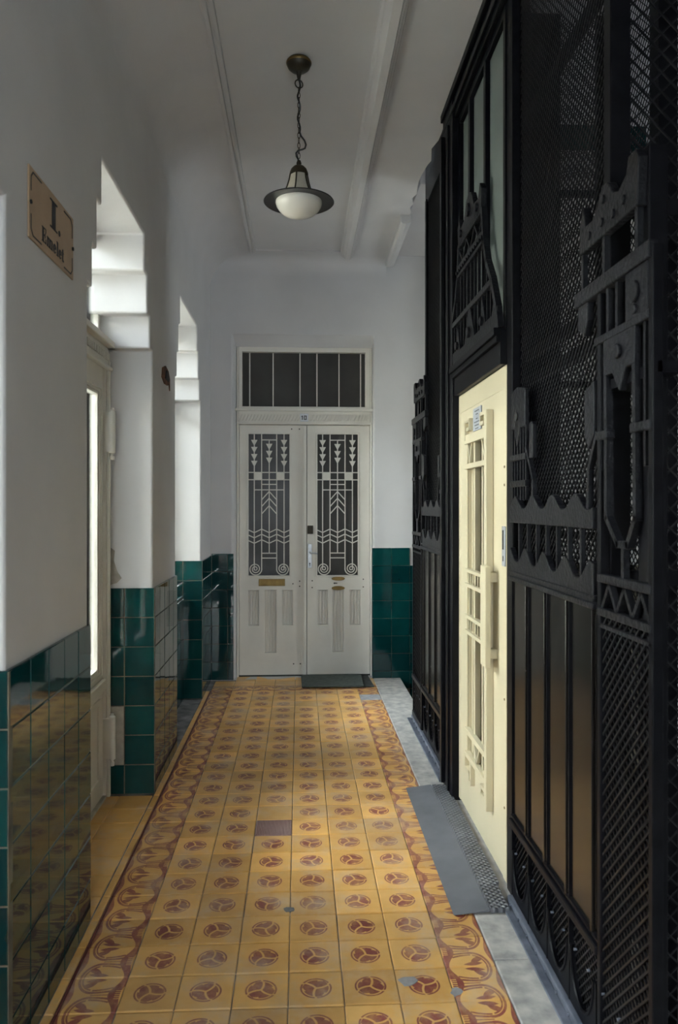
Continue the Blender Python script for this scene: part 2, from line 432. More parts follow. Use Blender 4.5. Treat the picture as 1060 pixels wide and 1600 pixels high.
def wainscot_ny(y, xs, zs, parent, skip=()):
    for i in range(len(xs)-1):
        for j in range(len(zs)-1):
            if (i, j) in skip: continue
            tile('wall_tile', xs[i+1]-xs[i]-GAP, zs[j+1]-zs[j]-GAP, 0.012, 'tile', ((xs[i]+xs[i+1])/2, y + random.uniform(-.0006, .0006), (zs[j]+zs[j+1])/2), FACE_NY, parent, 0.004)
def lin(a, b, n): return [a + (b-a)*i/n for i in range(n+1)]

# ------------------------------------------------------------------ the shell
XL, XT = -0.75, -0.738             # plaster face and tile face of the left wall
YE = 6.52                          # end wall
ZC = 3.55                          # ceiling
OPEN = [(-1.15, 0.05), (0.80, 2.00), (2.765, 3.97), (4.69, 5.90)]  # first opening is added for light beside the viewer
STEPZ = [2.26, 2.42, 2.61, 2.79]; STEPO = [0.0, 0.066, 0.13, 0.20]
pts = [(-2.6, 0.0)]
for a, b in OPEN:
    L = [(a, 0.0)]; Rr = [(b, 0.0)]
    for k in range(4):
        L.append((a+STEPO[k], STEPZ[k])); Rr.append((b-STEPO[k], STEPZ[k]))
        if k < 3: L.append((a+STEPO[k+1], STEPZ[k])); Rr.append((b-STEPO[k+1], STEPZ[k]))
    pts += L + Rr[::-1]
pts += [(YE+0.4, 0.0), (YE+0.4, 4.0), (-2.6, 4.0)]
WLP = PlaneWL(XL)
wall_left = MB().poly(WLP, pts, -0.36, 0.0).build('wall_left', 'plaster', bevel=0.010, seg=3)
struct(wall_left, 'white plaster courtyard wall with stepped window openings and green tiled piers', 'wall')
Z7 = lin(0, 1.05, 7)
# grout beds behind the tiles
gb = MB()
for y0, y1 in ((-2.6, -1.15), (0.05, 0.80), (2.00, 2.765), (3.97, 4.69), (5.90, YE)): gb.box(XL-0.02, XT-0.003, y0-0.0, y1, 0, 1.048)
gb.box(-1.0, XT, 1.992, 2.02, 0, 1.047); gb.box(-0.985, XT, 3.962, 3.99, 0, 1.047); gb.box(-1.03, XT, 5.892, 5.92, 0, 1.047)
gb.build('grout_bed', 'grout', wall_left)
wainscot_px(XT, lin(2.0, 2.765, 5), Z7, wall_left)
wainscot_px(XT, lin(3.97, 4.69, 5), Z7, wall_left)
wainscot_px(XT, lin(5.90, YE-0.01, 4), Z7, wall_left)
wainscot_ny(1.99, [-0.97, -0.89, XT], Z7, wall_left)
wainscot_ny(3.96, [-0.97, -0.89, XT], Z7, wall_left, skip=((0, 1), (0, 2)))
wainscot_ny(5.89, [-1.03, -0.885, XT], Z7, wall_left)
MB().box(-0.965, -0.892, 3.952, 3.965, 0.152, 0.448).build('mortar_patch', 'mortar', wall_left)
# plaster ledge that sits on the tiles
# chipped plaster
PLN = PlaneXZ(3.97)
MB().poly(PLN, [(-0.985,1.06),(-0.93,1.075),(-0.905,1.10),(-0.925,1.13),(-0.945,1.19),(-0.94,1.24),(-0.965,1.26),(-0.975,1.33),(-0.985,1.33)], -0.002, 0.004).build('plaster_chip', 'mortar', wall_left)
MB().poly(WLP, [(4.22,2.17),(4.30,2.145),(4.40,2.15),(4.44,2.175),(4.47,2.13),(4.47,2.20),(4.42,2.235),(4.33,2.25),(4.24,2.225)], -0.002, 0.006).build('plaster_chip', 'rust', wall_left)
MB().poly(WLP, [(4.30,2.175),(4.40,2.17),(4.42,2.20),(4.33,2.225)], 0, 0.012).build('brick_stub', 'dark', wall_left)

# window niche parapet in the second opening
par = MB().box(-1.05, -0.889, 4.69, 5.90, 0, 0.775).build('wall_parapet', 'grout')
struct(par, 'low green tiled parapet under the window next to the end wall', 'wall')
wainscot_px(-0.876, lin(4.69, 5.885, 8), lin(0.0, 0.765, 5), par)
for i in range(8):
    tile('sill_tile', 1.195/8-GAP, 0.15, 0.014, 'tile', (-0.955, 4.69+1.195/8*(i+.5), 0.790), (0, 0, R(90)), par, 0.003)

# end wall with the door niche and the stair wall beyond
EX0, EX1, EZ1 = -0.565, 0.632, 2.915
PE = PlaneXZ(YE)
we = MB().perforated(PE, -1.1, 3.2, -1.9, 6.6, [(EX0, EX1, 0.0, EZ1)], -0.40, 0.0).build('wall_end', 'plaster', bevel=0.012, seg=3)
struct(we, 'white plaster end wall holding the old double door', 'wall')
gb = MB(); gb.box(XT, EX0+0.01, YE-0.008, YE+0.01, 0, 1.06); gb.box(EX1, 0.945, YE-0.008, YE+0.01, -1.6, 1.105); gb.box(0.945, 3.0, YE-0.008, YE+0.01, -1.6, 0.955)
gb.build('grout_bed', 'grout', we)
wainscot_ny(YE-0.012, [XT, XT+0.135, EX0+0.012], lin(0, 1.065, 7), we)
zz = [1.11-0.15*i for i in range(9)][::-1]
wainscot_ny(YE-0.012, [EX1-0.012, 0.785, 0.940], zz, we)
wainscot_ny(YE-0.012, lin(0.940, 1.85, 6), [0.96-0.15*i for i in range(13)][::-1], we)
# the green dado of the upper landing
gb = MB().box(0.9, 3.0, YE-0.02, YE+0.01, 3.85, 4.75).build('upper_dado', 'tile', we)

wr = MB().perforated(PlaneYZ(3.0), -2.6, YE+0.4, -1.9, 6.6, [(5.25, 5.85, 1.8, 2.6), (4.9, 5.85, 4.7, 5.9)], -0.35, 0.0).build('wall_right', 'plaster')
struct(wr, 'plaster outer wall of the stairwell behind the lift shaft', 'wall')
wn = MB().perforated(PlaneXZ(-2.6), -1.1, 3.2, -1.9, 6.6, [(-0.40, 0.44, 0.85, 2.75)], 0.0, 0.30).build('wall_near', 'plaster'); struct(wn, 'plaster wall behind the viewer', 'wall')
ws = MB().box(-0.2, 3.3, -2.9, YE+0.5, 6.6, 6.8).build('ceiling_stairwell', 'plaster'); struct(ws, 'ceiling high above the lift shaft', 'ceiling')
wu = MB().box(-0.35, -0.2, -2.9, YE+0.5, 3.83, 6.8).build('wall_upper', 'plaster'); struct(wu, 'wall of the storey above beside the stairwell', 'wall')

# ceiling slab with a broken edge along the lift shaft
edge = []
y = -2.6
while y < 3.95: edge.append((0.795, y)); y += 0.4
y = 3.95
while y < 5.45: edge.append((0.783 + random.uniform(-.022, .014), y)); y += random.uniform(.05, .18)
edge += [(0.79, 5.5), (0.79, YE+0.1)]
ceil = MB().poly(PlaneXY(ZC), [(-1.1, YE+0.1), (-1.1, -2.6)] + edge, 0.0, 0.28).build('ceiling', 'plaster', origin=(0, 2, ZC))
struct(ceil, 'grey white plaster ceiling with a long moulded panel', 'ceiling')
def sweepY(prof, y0, y1, name, parent):
    return MB().add([(x, y0, z) for x, z in prof] + [(x, y1, z) for x, z in prof],
        [tuple(range(len(prof))), tuple(range(2*len(prof)-1, len(prof)-1, -1))] + [(i, (i+1) % len(prof), len(prof)+(i+1) % len(prof), len(prof)+i) for i in range(len(prof))]).build(name, 'plaster', parent, smooth=True)
Zc = ZC
sweepY([(-.415,Zc+.01),(-.412,Zc-.014),(-.402,Zc-.017),(-.399,Zc-.028),(-.383,Zc-.028),(-.380,Zc-.010),(-.370,Zc-.010),(-.367,Zc-.022),(-.353,Zc-.022),(-.350,Zc+.01)], -2.6, 6.29, 'ceiling_moulding', ceil)
sweepY([(.335,Zc+.01),(.338,Zc-.010),(.350,Zc-.014),(.355,Zc-.026),(.372,Zc-.034),(.380,Zc-.048),(.418,Zc-.052),(.424,Zc-.040),(.434,Zc-.040),(.438,Zc-.026),(.448,Zc-.026),(.452,Zc-.013),(.464,Zc-.012),(.468,Zc+.01)], -2.6, 6.33, 'ceiling_moulding', ceil)
MB().box(-.355, .335, 6.262, 6.276, Zc-.010, Zc+.01).box(-.39, .335, 6.284, 6.292, Zc-.007, Zc+.01).build('ceiling_moulding', 'plaster', ceil)
# coves
def cove(n, r):
    return [(r*(1-math.cos(i/n*math.pi/2)), r*(1-math.sin(i/n*math.pi/2))) for i in range(n+1)]
cv = cove(12, 0.24)
pr = [(XL-0.02, ZC+0.02), (XL-0.02, ZC-0.26)] + [(XL + a, ZC - b) for a, b in [(x, y) for x, y in cv]] + [(XL+0.26, ZC+0.02)]
# arc runs from the wall (low) to the ceiling (far)
pr = [(XL-0.02, ZC+0.02), (XL-0.02, ZC-0.24)] + [(XL + 0.24*(1-math.cos(t)), ZC - 0.24*(1-math.sin(t))) for t in [i/12*math.pi/2 for i in range(13)]] + [(XL+0.24, ZC+0.02)]
t1 = sweepY(pr, -2.6, YE+0.05, 'trim_1', None); struct(t1, 'rounded plaster cove between courtyard wall and ceiling', 'cove')
pe = [(YE+0.02, ZC+0.02), (YE+0.02, ZC-0.13)] + [(YE - 0.13*(1-math.cos(t)), ZC - 0.13*(1-math.sin(t))) for t in [i/10*math.pi/2 for i in range(11)]] + [(YE-0.13, ZC+0.02)]
n = len(pe)
t2 = MB().add([(XL, y, z) for y, z in pe] + [(0.74, y, z) for y, z in pe], [tuple(range(n)), tuple(range(2*n-1, n-1, -1))] + [(i, (i+1) % n, n+(i+1) % n, n+i) for i in range(n)]).build('trim_2', 'plaster', smooth=True)
struct(t2, 'rounded plaster cove above the end door', 'cove')
t3 = MB().poly(PlaneXZ(6.46), [(0.725,3.56),(0.725,3.50),(0.74,3.485),(0.765,3.485),(0.80,3.50),(0.80,3.56)], 0.0, 1.0).build('trim_3', 'plaster', bevel=0.004)
struct(t3, 'short white moulding on the ceiling edge near the end wall', 'moulding')
# stair landing overhead
ls = MB().box(0.80, 3.0, 5.05, YE, 3.60, 3.85).build('ceiling_landing', 'plaster', bevel=0.005); struct(ls, 'underside of the upper stair landing beside the end wall', 'ceiling')

# ------------------------------------------------------------------ floor
FX = lin(0.467, -0.533, 6)           # field columns, right to left
ROW0, ROWP = 2.425, 0.1685
floor = MB().box(-1.12, 0.625, -2.6, YE+0.42, -0.25, -0.006).build('floor', 'floor_grout', origin=(0, 3, -0.006))
struct(floor, 'ochre cement tile floor with dark red trefoils and lotus border', 'floor')
rows = list(range(-9, 22))
for k in rows:
    y = ROW0 + ROWP*(k+.5)
    for c in range(6):
        x = (FX[c]+FX[c+1])/2
        mat = 'field'
        if (k, c) == (6, 3): mat = 'ribbed'
        elif (k, c) == (7, 3): mat = 'plain'
        elif (k, c) in ((20, 1), (19, 2)): mat = 'plain'
        rz = R(90)*random.choice((0, 0, 0, 1, 2, 3))
        if mat != 'field': rz = 0
        sq = 0.1667 - 0.0028
        tile('floor_tile', sq, sq if rz or True else ROWP, 0.02, mat, (x + random.uniform(-.0006,.0006), y + random.uniform(-.0008,.0008), random.uniform(-.0012, .0008)), (0, 0, rz), floor, 0.003)
    m_ = 'cement' if k == 20 else 'border'
    tile('border_tile', 0.1595, ROWP-0.0025, 0.02, m_, (0.467+0.0805, y, random.uniform(-.0006, .0006)), (0, 0, 0), floor, 0.002)
    tile('border_tile', 0.1645, ROWP-0.0025, 0.02, 'border', (-0.533-0.0835, y, random.uniform(-.0006, .0006)), (0, 0, R(180)), floor, 0.002)
    inn = [o for o in OPEN if o[0]-0.05 < y < o[1]+0.05]
    tile('edge_strip', 0.009, ROWP-0.001, 0.02, 'redstrip', (-0.7045, y, 0), (0, 0, 0), floor, 0.001)
    tile('plain_tile', 0.028, ROWP-0.003, 0.02, 'plain', (-0.7245, y, 0), (0, 0, 0), floor, 0.002)
    if inn and inn[0][0] < 4:
        tile('plain_tile', 0.165, ROWP-0.003, 0.02, 'plain', (-0.8275, y, 0), (0, 0, 0), floor, 0.003)
        tile('plain_tile', 0.12, ROWP-0.003, 0.02, 'plain', (-0.9715, y, 0), (0, 0, 0), floor, 0.003)
yb = ROW0 + ROWP*22
for c in range(-1, 7):
    x = 0.467 + 0.0805 if c < 0 else (-0.533-0.0835 if c > 5 else (FX[c]+FX[c+1])/2)
    tile('border_tile', 0.1645, 0.1645, 0.02, 'border', (x, yb+ROWP*.5, 0), (0, 0, R(90)), floor, 0.002)
    tile('plain_tile', 0.1645, 0.1645, 0.02, 'plain', (x, yb+ROWP*1.5, 0), (0, 0, 0), floor, 0.002)
    if -0.56 < x < 0.6: tile('plain_tile', 0.1645, 0.1645, 0.02, 'plain', (x, yb+ROWP*2.5, 0), (0, 0, 0), floor, 0.002)
for (x, y, r_) in ((-0.036, 2.80, .022), (0.335, 2.36, .03), (0.475, 2.30, .022), (0.49, 2.12, .03)):   # knocked-off corners filled with cement
    p = [(x + r_*random.uniform(.55, 1.1)*math.cos(t), y + r_*random.uniform(.55, 1.0)*math.sin(t)) for t in lin(0, 2*math.pi*8/9, 8)]
    MB().poly(PlaneXY(0), p, -0.004, 0.0016).build('cement_fill', 'cement' if x > 0 else 'floor_grout', floor)

# stone kerb and landings
kerb = empty('floor_kerb', (0.74, 3.5, 0), 'worn pale limestone kerb slabs under the lift cage', 'kerb', kind='structure')
for y0, y1 in ((-2.6, -0.2), (-0.2, 1.35), (1.35, 2.45), (2.45, 3.96), (3.96, 5.33), (5.33, YE-0.013)):
    MB().box(0.629, 0.86, y0+0.0015, y1-0.0015, -0.25, 0.004).build('kerb_slab', 'stone', kerb, bevel=0.004)
lf = MB().box(0.862, 3.0, -2.6, 1.90, -0.2, 0.0).build('floor_landing', 'stone'); struct(lf, 'stone landing beside the near end of the lift shaft', 'landing')
lq = MB().box(0.70, 0.861, 1.90, YE, -1.9, -0.25).box(0.861, 3.0, 1.78, 1.90, -1.9, -0.2).build('wall_stair', 'plaster'); struct(lq, 'wall under the corridor floor beside the stairs', 'wall')
lp = MB().box(0.862, 3.0, 1.90, YE, -1.9, -1.6).build('floor_lower', 'stone'); struct(lp, 'lower landing floor below the stairs', 'landing')

# ------------------------------------------------------------------ end door
d1 = empty('door_1', (0.03, 6.66, 0), 'aged white double door with iron grilles and transom at the corridor end', 'door', kind='structure')
YD = 6.66
sn, cs = math.sin(R(2.96)), math.cos(R(2.96))
def dx(px, Y=YD):            # measured column -> metres on the door plane
    u = (px-530)/1200.0
    return (sn + u*cs)/(cs - u*sn)*Y
def dz(py, px=475, Y=YD):
    return CZ + (790-py)/1200.0*(dx(px, Y)*sn + Y*cs)
PD = PlaneXZ(YD)
J0, J1, JT = dx(370.5), dx(581), dz(544.5)
A0, A1 = dx(374), dx(578); ZL = dz(664.5); ZB0 = 0.012
am = dx(479.5)
o3 = [(EX0, 0), (EX0, EZ1), (EX1, EZ1), (EX1, 0)]; i3 = [(J0, 0), (J0, JT), (J1, JT), (J1, 0)]; b3 = [(J0-.07, 0), (J0-.07, JT+.09), (J1+.07, JT+.09), (J1+.07, 0)]
for k in range(3):
    A, B = o3[k], o3[k+1]; c_, d_ = i3[k+1], i3[k]
    MB().add([(A[0], YE+.012, A[1]), (B[0], YE+.012, B[1]), (c_[0], YD-.046, c_[1]), (d_[0], YD-.046, d_[1]), (A[0], YD+.05, A[1]), (B[0], YD+.05, B[1]), (c_[0], YD+.05, c_[1]), (d_[0], YD+.05, d_[1])],
        [(0,1,2,3), (4,7,6,5), (0,4,5,1), (2,6,7,3), (0,3,7,4), (1,5,6,2)]).build('door_reveal', 'plaster', we)
# frame: jambs, lintel, transom
MB().rect(PD, J0, A0, 0, JT, -0.06, 0.045).rect(PD, A0-0.014, A0-0.004, 0, JT-0.01, 0.045, 0.058).build('door_jamb', 'offwhite', d1, bevel=0.004)
MB().rect(PD, A1, J1, 0, JT, -0.06, 0.045).rect(PD, A1+0.004, A1+0.014, 0, JT-0.01, 0.045, 0.058).build('door_jamb', 'offwhite', d1, bevel=0.004)
lint = MB().rect(PD, A0, A1, ZL, dz(640), -0.05, 0.055).rect(PD, A0-0.03, A1+0.03, dz(644), dz(640), 0.055, 0.085).rect(PD, A0-0.01, A1+0.01, ZL+0.002, ZL+0.016, 0.055, 0.068).build('lintel', 'offwhite', d1, bevel=0.003)
mb = MB(); k = 0
a = A0
while a < A1-0.03:
    mb.line(PD, [(a, dz(658)), (a+0.022, dz(650))], 0.012, 0.055, 0.070); a += 0.028
tag(mb.build('rope_moulding', 'offwhite', lint, bevel=0.002), kind='stuff')
mb = MB().rect(PD, dx(469), dx(482), dz(660), dz(648), 0.055, 0.076)
npl = mb.build('number_plate', 'plateW', d1, bevel=0.002)
MB().rect(PD, dx(472.0), dx(473.4), dz(657.5), dz(651), 0.076, 0.0775).rect(PD, dx(471.2), dx(472.2), dz(653), dz(651.8), 0.076, 0.0775).perforated(PD, dx(475), dx(479.3), dz(657.5), dz(651), [(dx(476.3), dx(478), dz(656.3), dz(652.2))], 0.076, 0.0775).build('numeral', 'ink', npl)
# transom
TZ0, TZ1 = dz(640), JT
mb = MB().perforated(PD, A0, A1, TZ0, TZ1, [(dx(379), dx(570.5), dz(636.5), dz(552))], -0.02, 0.05)
tf = mb.build('transom_frame', 'offwhite', d1, bevel=0.004)
MB().rect(PD, dx(377), dx(573), dz(638), dz(550), -0.012, -0.006).build('transom_pane', 'darkglass', tf)
for px in (390.5, 427, 469, 495.5, 530, 563.7):
    MB().rect(PD, dx(px)-0.0045, dx(px)+0.0045, dz(637), dz(551), -0.006, 0.006).build('transom_bar', 'offwhite', tf)
MB().rect(PD, dx(379), dx(570.5), dz(616), dz(613.5), -0.03, -0.013).build('transom_rail', 'offwhite', tf)
def grille(leaf, pc):
    H = lambda off: dx(pc + off)
    g = empty_part('window_grille', (H(0), YD-0.03, 1.7), leaf)
    bw, d0, d1_ = 0.0085, 0.016, 0.026
    v = MB()
    for off, y0, y1 in ((-23.2, 677, 890), (23.2, 677, 890), (-11.7, 677, 890), (11.7, 677, 890)): v.line(PD, [(H(off), dz(y0)), (H(off), dz(y1))], bw, d0, d1_)
    v.line(PD, [(H(0), dz(688)), (H(0), dz(864))], bw, d0, d1_)
    v.build_each('grille_bar', 'offwhite', g)
    h = MB()
    for y, off in ((738.5, 33), (749.8, 33), (757, 11.7), (765.5, 23.2), (688, 11.7), (864, 11.7), (871.5, 11.7)): h.line(PD, [(H(-off), dz(y)), (H(off), dz(y))], bw, d0, d1_)
    h.build_each('grille_rail', 'offwhite', g)
    c = MB()
    for ya in (768, 778.5, 790): c.line(PD, [(H(-11.7), dz(ya+13)), (H(0), dz(ya)), (H(11.7), dz(ya+13))], bw, d0, d1_+0.002)
    c.build_each('chevron', 'offwhite', g)
    z_ = MB()
    for yw in (829, 837, 845.5):
        xs = (-33, -23.2, -11.7, 0, 11.7, 23.2, 33); ys = (-1.5, 3, -2.5, 3, -2.5, 3, -1.5)
        z_.line(PD, [(H(a), dz(yw+b)) for a, b in zip(xs, ys)], bw, d0, d1_+0.002)
    z_.build_each('wave_bar', 'offwhite', g)
    for off, tops in ((-23.2, (688, 699, 710, 720.5)), (23.2, (688, 699, 710, 720.5)), (0, (694, 705, 715.5))):
        for t in tops:
            MB().poly(PD, [(H(off-5), dz(t)), (H(off), dz(t+9.5)), (H(off+5), dz(t))], d0, d1_+0.006).build('arrowhead', 'offwhite', g)
    for off in (-17.5, 17.5):
        sq = MB().rect(PD, H(off-6), H(off+6), dz(750), dz(738), d0, d1_+0.004).build('square_plate', 'offwhite', g, bevel=0.002)
        o = MB().disc(PD, H(off), dz(744), 0.016, d1_+0.004, d1_+0.010, 12).build('rosette', 'offwhite', g, bevel=0.002)
    for sg in (-1, 1):
        pth = []
        cxo, cyo = 21.6*sg, 888.5
        for i in range(46):
            t = i/45.0; ang = t*2.35*2*math.pi; rr = 10.2*(1-t*0.86)
            pth.append((H(cxo - sg*rr*math.cos(ang)), dz(cyo + rr*math.sin(ang))))
        mb = MB()
        mb.tube([PD(a, b, 0.022) for a, b in pth], 0.0048, 6)
        mb.build('scroll', 'offwhite', g, smooth=True)
def empty_part(name, wloc, parent):
    o = bpy.data.objects.new(name, None); o.empty_display_size = 0.05
    return place(o, wloc, parent)
def leaf(a0, a1, gx0, gx1, panels, cx):
    gz0, gz1 = dz(900), dz(677.5)
    holes = [(dx(gx0), dx(gx1), gz0, gz1)]
    l = MB().perforated(PD, a0, a1, ZB0, ZL-0.003, holes, -0.024, -0.002)
    rec = [(dx(p[0]), dx(p[1]), dz(p[3]), dz(p[2])) for p in panels]
    lf_ = l.build('door_leaf', 'offwhite', d1)
    MB().perforated(PD, a0, a1, ZB0, ZL-0.003, holes + rec, -0.002, 0.028).build('leaf_framing', 'offwhite', lf_, bevel=0.0025)
    MB().perforated(PD, dx(gx0)-0.006, dx(gx1)+0.006, gz0-0.006, gz1+0.006, [(dx(gx0)+0.008, dx(gx1)-0.008, gz0+0.008, gz1-0.008)], 0.012, 0.034).build('glazing_bead', 'offwhite', lf_, bevel=0.003)
    MB().rect(PD, dx(gx0)-0.01, dx(gx1)+0.01, gz0-0.01, gz1+0.01, -0.004, 0.002).build('door_pane', 'reflectglass' if cx < 450 else 'darkglass', lf_)
    for r_ in rec:
        pm = MB(); wd = r_[1]-r_[0]
        for t in ((0.30, 0.60, 0.88) if wd < 0.094 else (0.36, 0.62, 0.88)):
            pm.rect(PD, r_[0]+wd*t-0.010, r_[0]+wd*t+0.004, r_[2]+0.008, r_[3]-0.004, -0.002, 0.016)
        pm.build_each('panel_flute', 'offwhite', lf_, bevel=0.003)
    grille_parent = lf_
    grille(lf_, cx)
    return lf_
def empty_part_fix(): pass
L1 = leaf(A0+0.003, am-0.0025, 387.5, 454, [(389,405,921.5,976), (441.5,458,921.5,976), (414.5,432,921,1018.5)], 421)
L2 = leaf(am+0.0025, A1-0.003, 494.7, 560.4, [(496.5,512,921.5,976), (546.5,563,921.5,976), (520,536.5,921,1018)], 527.5)
MB().rect(PD, dx(473), am-0.002, ZB0, ZL-0.006, 0.028, 0.042).rect(PD, dx(474.5), dx(477.5), ZB0+0.1, ZL-0.02, 0.042, 0.048).build('astragal', 'offwhite', L1, bevel=0.004)
MB().rect(PD, dx(404.8), dx(445.6), dz(914.8), dz(903.8), 0.028, 0.034).rect(PD, dx(408), dx(442.5), dz(912.8), dz(905.8), 0.034, 0.038).build('letter_slot', 'brass', L1, bevel=0.002)
MB().disc(PD, dx(528.5), dz(903.8), 0.058, 0.028, 0.034, 24, 0.018).build('oval_escutcheon', 'brass', L2, bevel=0.003)
MB().disc(PD, dx(528.5), dz(918.6), 0.058, 0.028, 0.034, 24, 0.018).build('oval_escutcheon', 'brass', L2, bevel=0.003)
MB().disc(PD, dx(522.5), dz(911), 0.007, 0.028, 0.032, 10).rect(PD, dx(522.5), dx(527), dz(911.6), dz(910.2), 0.028, 0.031).build('keyhole', 'dark', L2)
MB().rect(PD, dx(480.7), dx(489.5), dz(834), dz(821), 0.028, 0.046).build('rim_lock', 'bronze', L2, bevel=0.003)
hp = MB().rect(PD, dx(481), dx(487.5), dz(887), dz(849.5), 0.028, 0.036).build('handle_plate', 'steel', L2, bevel=0.003)
MB().tube([PD(dx(484.2), dz(862), 0.034), PD(dx(484.2), dz(862), 0.075), PD(dx(485.5), dz(863), 0.083), PD(dx(496), dz(864), 0.083)], 0.007, 8).build('door_handle', 'steel', hp, smooth=True)
MB().disc(PD, dx(484.2), dz(880), 0.006, 0.036, 0.0375, 10).rect(PD, dx(484.2)-.0025, dx(484.2)+.0025, dz(884), dz(880), 0.036, 0.0375).build('keyhole', 'dark', hp)
for px, py in ((458,911.5),(468.5,907.5),(468.5,915.5),(459,1036),(469.5,1036),(456,671),(468,671)):
    MB().disc(PD, dx(px), dz(py), 0.006, 0.028, 0.031, 8).build('screw', 'bronze', L1)
for px, py in ((488,907),(488,917.5),(567.5,905),(567.5,917)):
    MB().disc(PD, dx(px), dz(py), 0.006, 0.028, 0.031, 8).build('screw', 'bronze', L2)
MB().rect(PD, A0-0.050, A0-0.028, dz(810), dz(795), 0.045, 0.075).build('hinge', 'bronze', d1, bevel=0.002)
MB().rect(PD, A0, A1, 0.0, ZB0, -0.10, 0.03).build('door_sill', 'mat2', d1)  # dark gap under the leaves, put in as a charcoal strip
MB().rect(PD, EX0-0.1, EX1+0.1, -0.2, EZ1+0.1, -0.20, -0.16).build('dark_hall_wall', 'dark', d1)

# ------------------------------------------------------------------ courtyard door, window
def french_door(name, y0, y1, label):
    d = empty(name, (-0.99, (y0+y1)/2, 0), label, 'door', kind='structure')
    P = PlaneYZ(-1.03); 
    P = PlaneWL(-1.03)
    zt = 2.24
    for s, a in ((1, y0), (-1, y1)):
        MB().rect(P, *sorted((a, a+s*0.055)), 0, 2.78, -0.03, 0.06).build('door_jamb', 'whitepaint', d, bevel=0.004)
        MB().rect(P, *sorted((a+s*0.02, a+s*0.045)), 0, zt-0.04, 0.06, 0.075).build('jamb_moulding', 'whitepaint', d, bevel=0.004)
    # transom bar with a small cornice
    tb = MB().rect(P, y0+.055, y1-.055, zt-0.075, zt+0.02, -0.02, 0.07).rect(P, y0+0.01, y1-0.01, zt+0.02, zt+0.05, -0.02, 0.105).rect(P, y0+0.015, y1-0.015, zt-0.09, zt-0.07, 0.06, 0.085).build('transom_bar', 'whitepaint', d, bevel=0.005)
    dn = MB(); a = y0+0.05
    while a < y1-0.05: dn.rect(P, a, a+0.014, zt-0.045, zt-0.01, 0.07, 0.08); a += 0.03
    tag(dn.build('dentils', 'whitepaint', tb), kind='stuff')
    MB().perforated(P, y0+.055, y1-.055, zt+.05, 2.78, [(y0+.10, (y0+y1)/2-.02, zt+.09, 2.74), ((y0+y1)/2+.02, y1-.10, zt+.09, 2.74)], -0.01, 0.035).build('transom_frame', 'whitepaint', d, bevel=0.004)
    MB().rect(P, y0+.10, y1-.10, zt+.09, 2.74, 0.010, 0.014).build('transom_pane', 'clear', d)
    ym = (y0+y1)/2
    for s, a in ((1, y0), (-1, y1)):
        e0, e1 = sorted((a+s*0.058, ym-s*0.002))
        g0, g1 = e0+0.07, e1-0.06
        l = MB().perforated(P, e0, e1, 0.015, zt-0.08, [(g0, g1, 0.64, 2.04)], 0.0, 0.045).build('door_leaf', 'whitepaint', d, bevel=0.003)
        for k, (i, dd) in enumerate(((0.0, 0.052), (0.014, 0.046), (0.028, 0.040))):
            MB().perforated(P, g0-0.02+i, g1+0.02-i, 0.62+i, 2.06-i, [(g0-0.006+i, g1+0.006-i, 0.634+i, 2.046-i)], 0.010, dd).build('glazing_bead', 'whitepaint', l, bevel=0.002)
        MB().rect(P, g0, g1, 0.64, 2.04, 0.016, 0.020).build('door_pane', 'clear', l)
        MB().perforated(P, e0+.08, e1-.08, 0.10, 0.52, [(e0+.11, e1-.11, 0.13, 0.49)], 0.045, 0.054).build('panel_moulding', 'whitepaint', l, bevel=0.003)
        MB().rect(P, g0-0.04, g1+0.04, 0.555, 0.605, 0.045, 0.07).build('weather_bar', 'whitepaint', l, bevel=0.005)
        yh = a+s*0.047
        for z0, z1 in ((0.19, 0.41), (1.73, 1.95)):
            c = P(yh, 0, 0.088)
            hg = MB().lathe(c[0], c[1], [(0.001, z0-0.03), (0.011, z0-0.03), (0.011, z0-0.012), (0.007, z0-0.01), (0.007, z0), (0.017, z0+0.004), (0.017, (z0+z1)/2-.002), (0.0155, (z0+z1)/2), (0.017, (z0+z1)/2+.002), (0.017, z1-0.004), (0.009, z1+0.004), (0.009, z1+0.012), (0.001, z1+0.014)], 16)
            hg.rect(P, yh-0.016, yh+0.016, z0+0.01, z1-0.01, 0.045, 0.09)
            hg.build('hinge', 'whitepaint', l, smooth=True)
    MB().rect(P, y0, y1, 0, 0.014, -0.05, 0.06).build('door_sill', 'stone', d)
    return d
french_door('door_2', 2.765, 3.97, 'white glazed balcony door between the two tiled piers on the left')
french_door('added_door_4', -1.15, 0.05, 'added white glazed balcony door level with the viewer, for extra light')  # added out of view to brighten the near floor
french_door('door_3', 0.80, 2.00, 'white glazed balcony door just before the sign pier')
wd = empty('window_1', (-1.05, 5.295, 0.79), 'white framed courtyard window in the niche near the end wall', 'window', kind='structure')
P = PlaneWL(-1.06); y0, y1 = 4.69, 5.90; ym = (y0+y1)/2
MB().perforated(P, y0, y1, 0.795, 2.79, [(y0+.06, ym-.03, 0.87, 2.2), (ym+.03, y1-.06, 0.87, 2.2), (y0+.06, y1-.06, 2.27, 2.73)], -0.03, 0.03).build('window_frame', 'whitepaint', wd, bevel=0.004)
for r_ in ((y0+.06, ym-.03, 0.87, 2.2), (ym+.03, y1-.06, 0.87, 2.2), (y0+.06, y1-.06, 2.27, 2.73)): MB().rect(P, *r_, 0.0, 0.004).build('window_pane', 'clear', wd)
w2 = empty('added_window_2', (3.2, 5.55, 1.8), 'added unseen stairwell window behind the lift shaft, for extra light', 'window', kind='structure')  # added out of view to light the stairwell and end wall
P = PlaneYZ(3.12)
WP = [(5.30, 5.53, 1.85, 2.55), (5.57, 5.80, 1.85, 2.55)]
MB().perforated(P, 5.25, 5.85, 1.8, 2.6, WP, -0.03, 0.03).build('window_frame', 'whitepaint', w2)
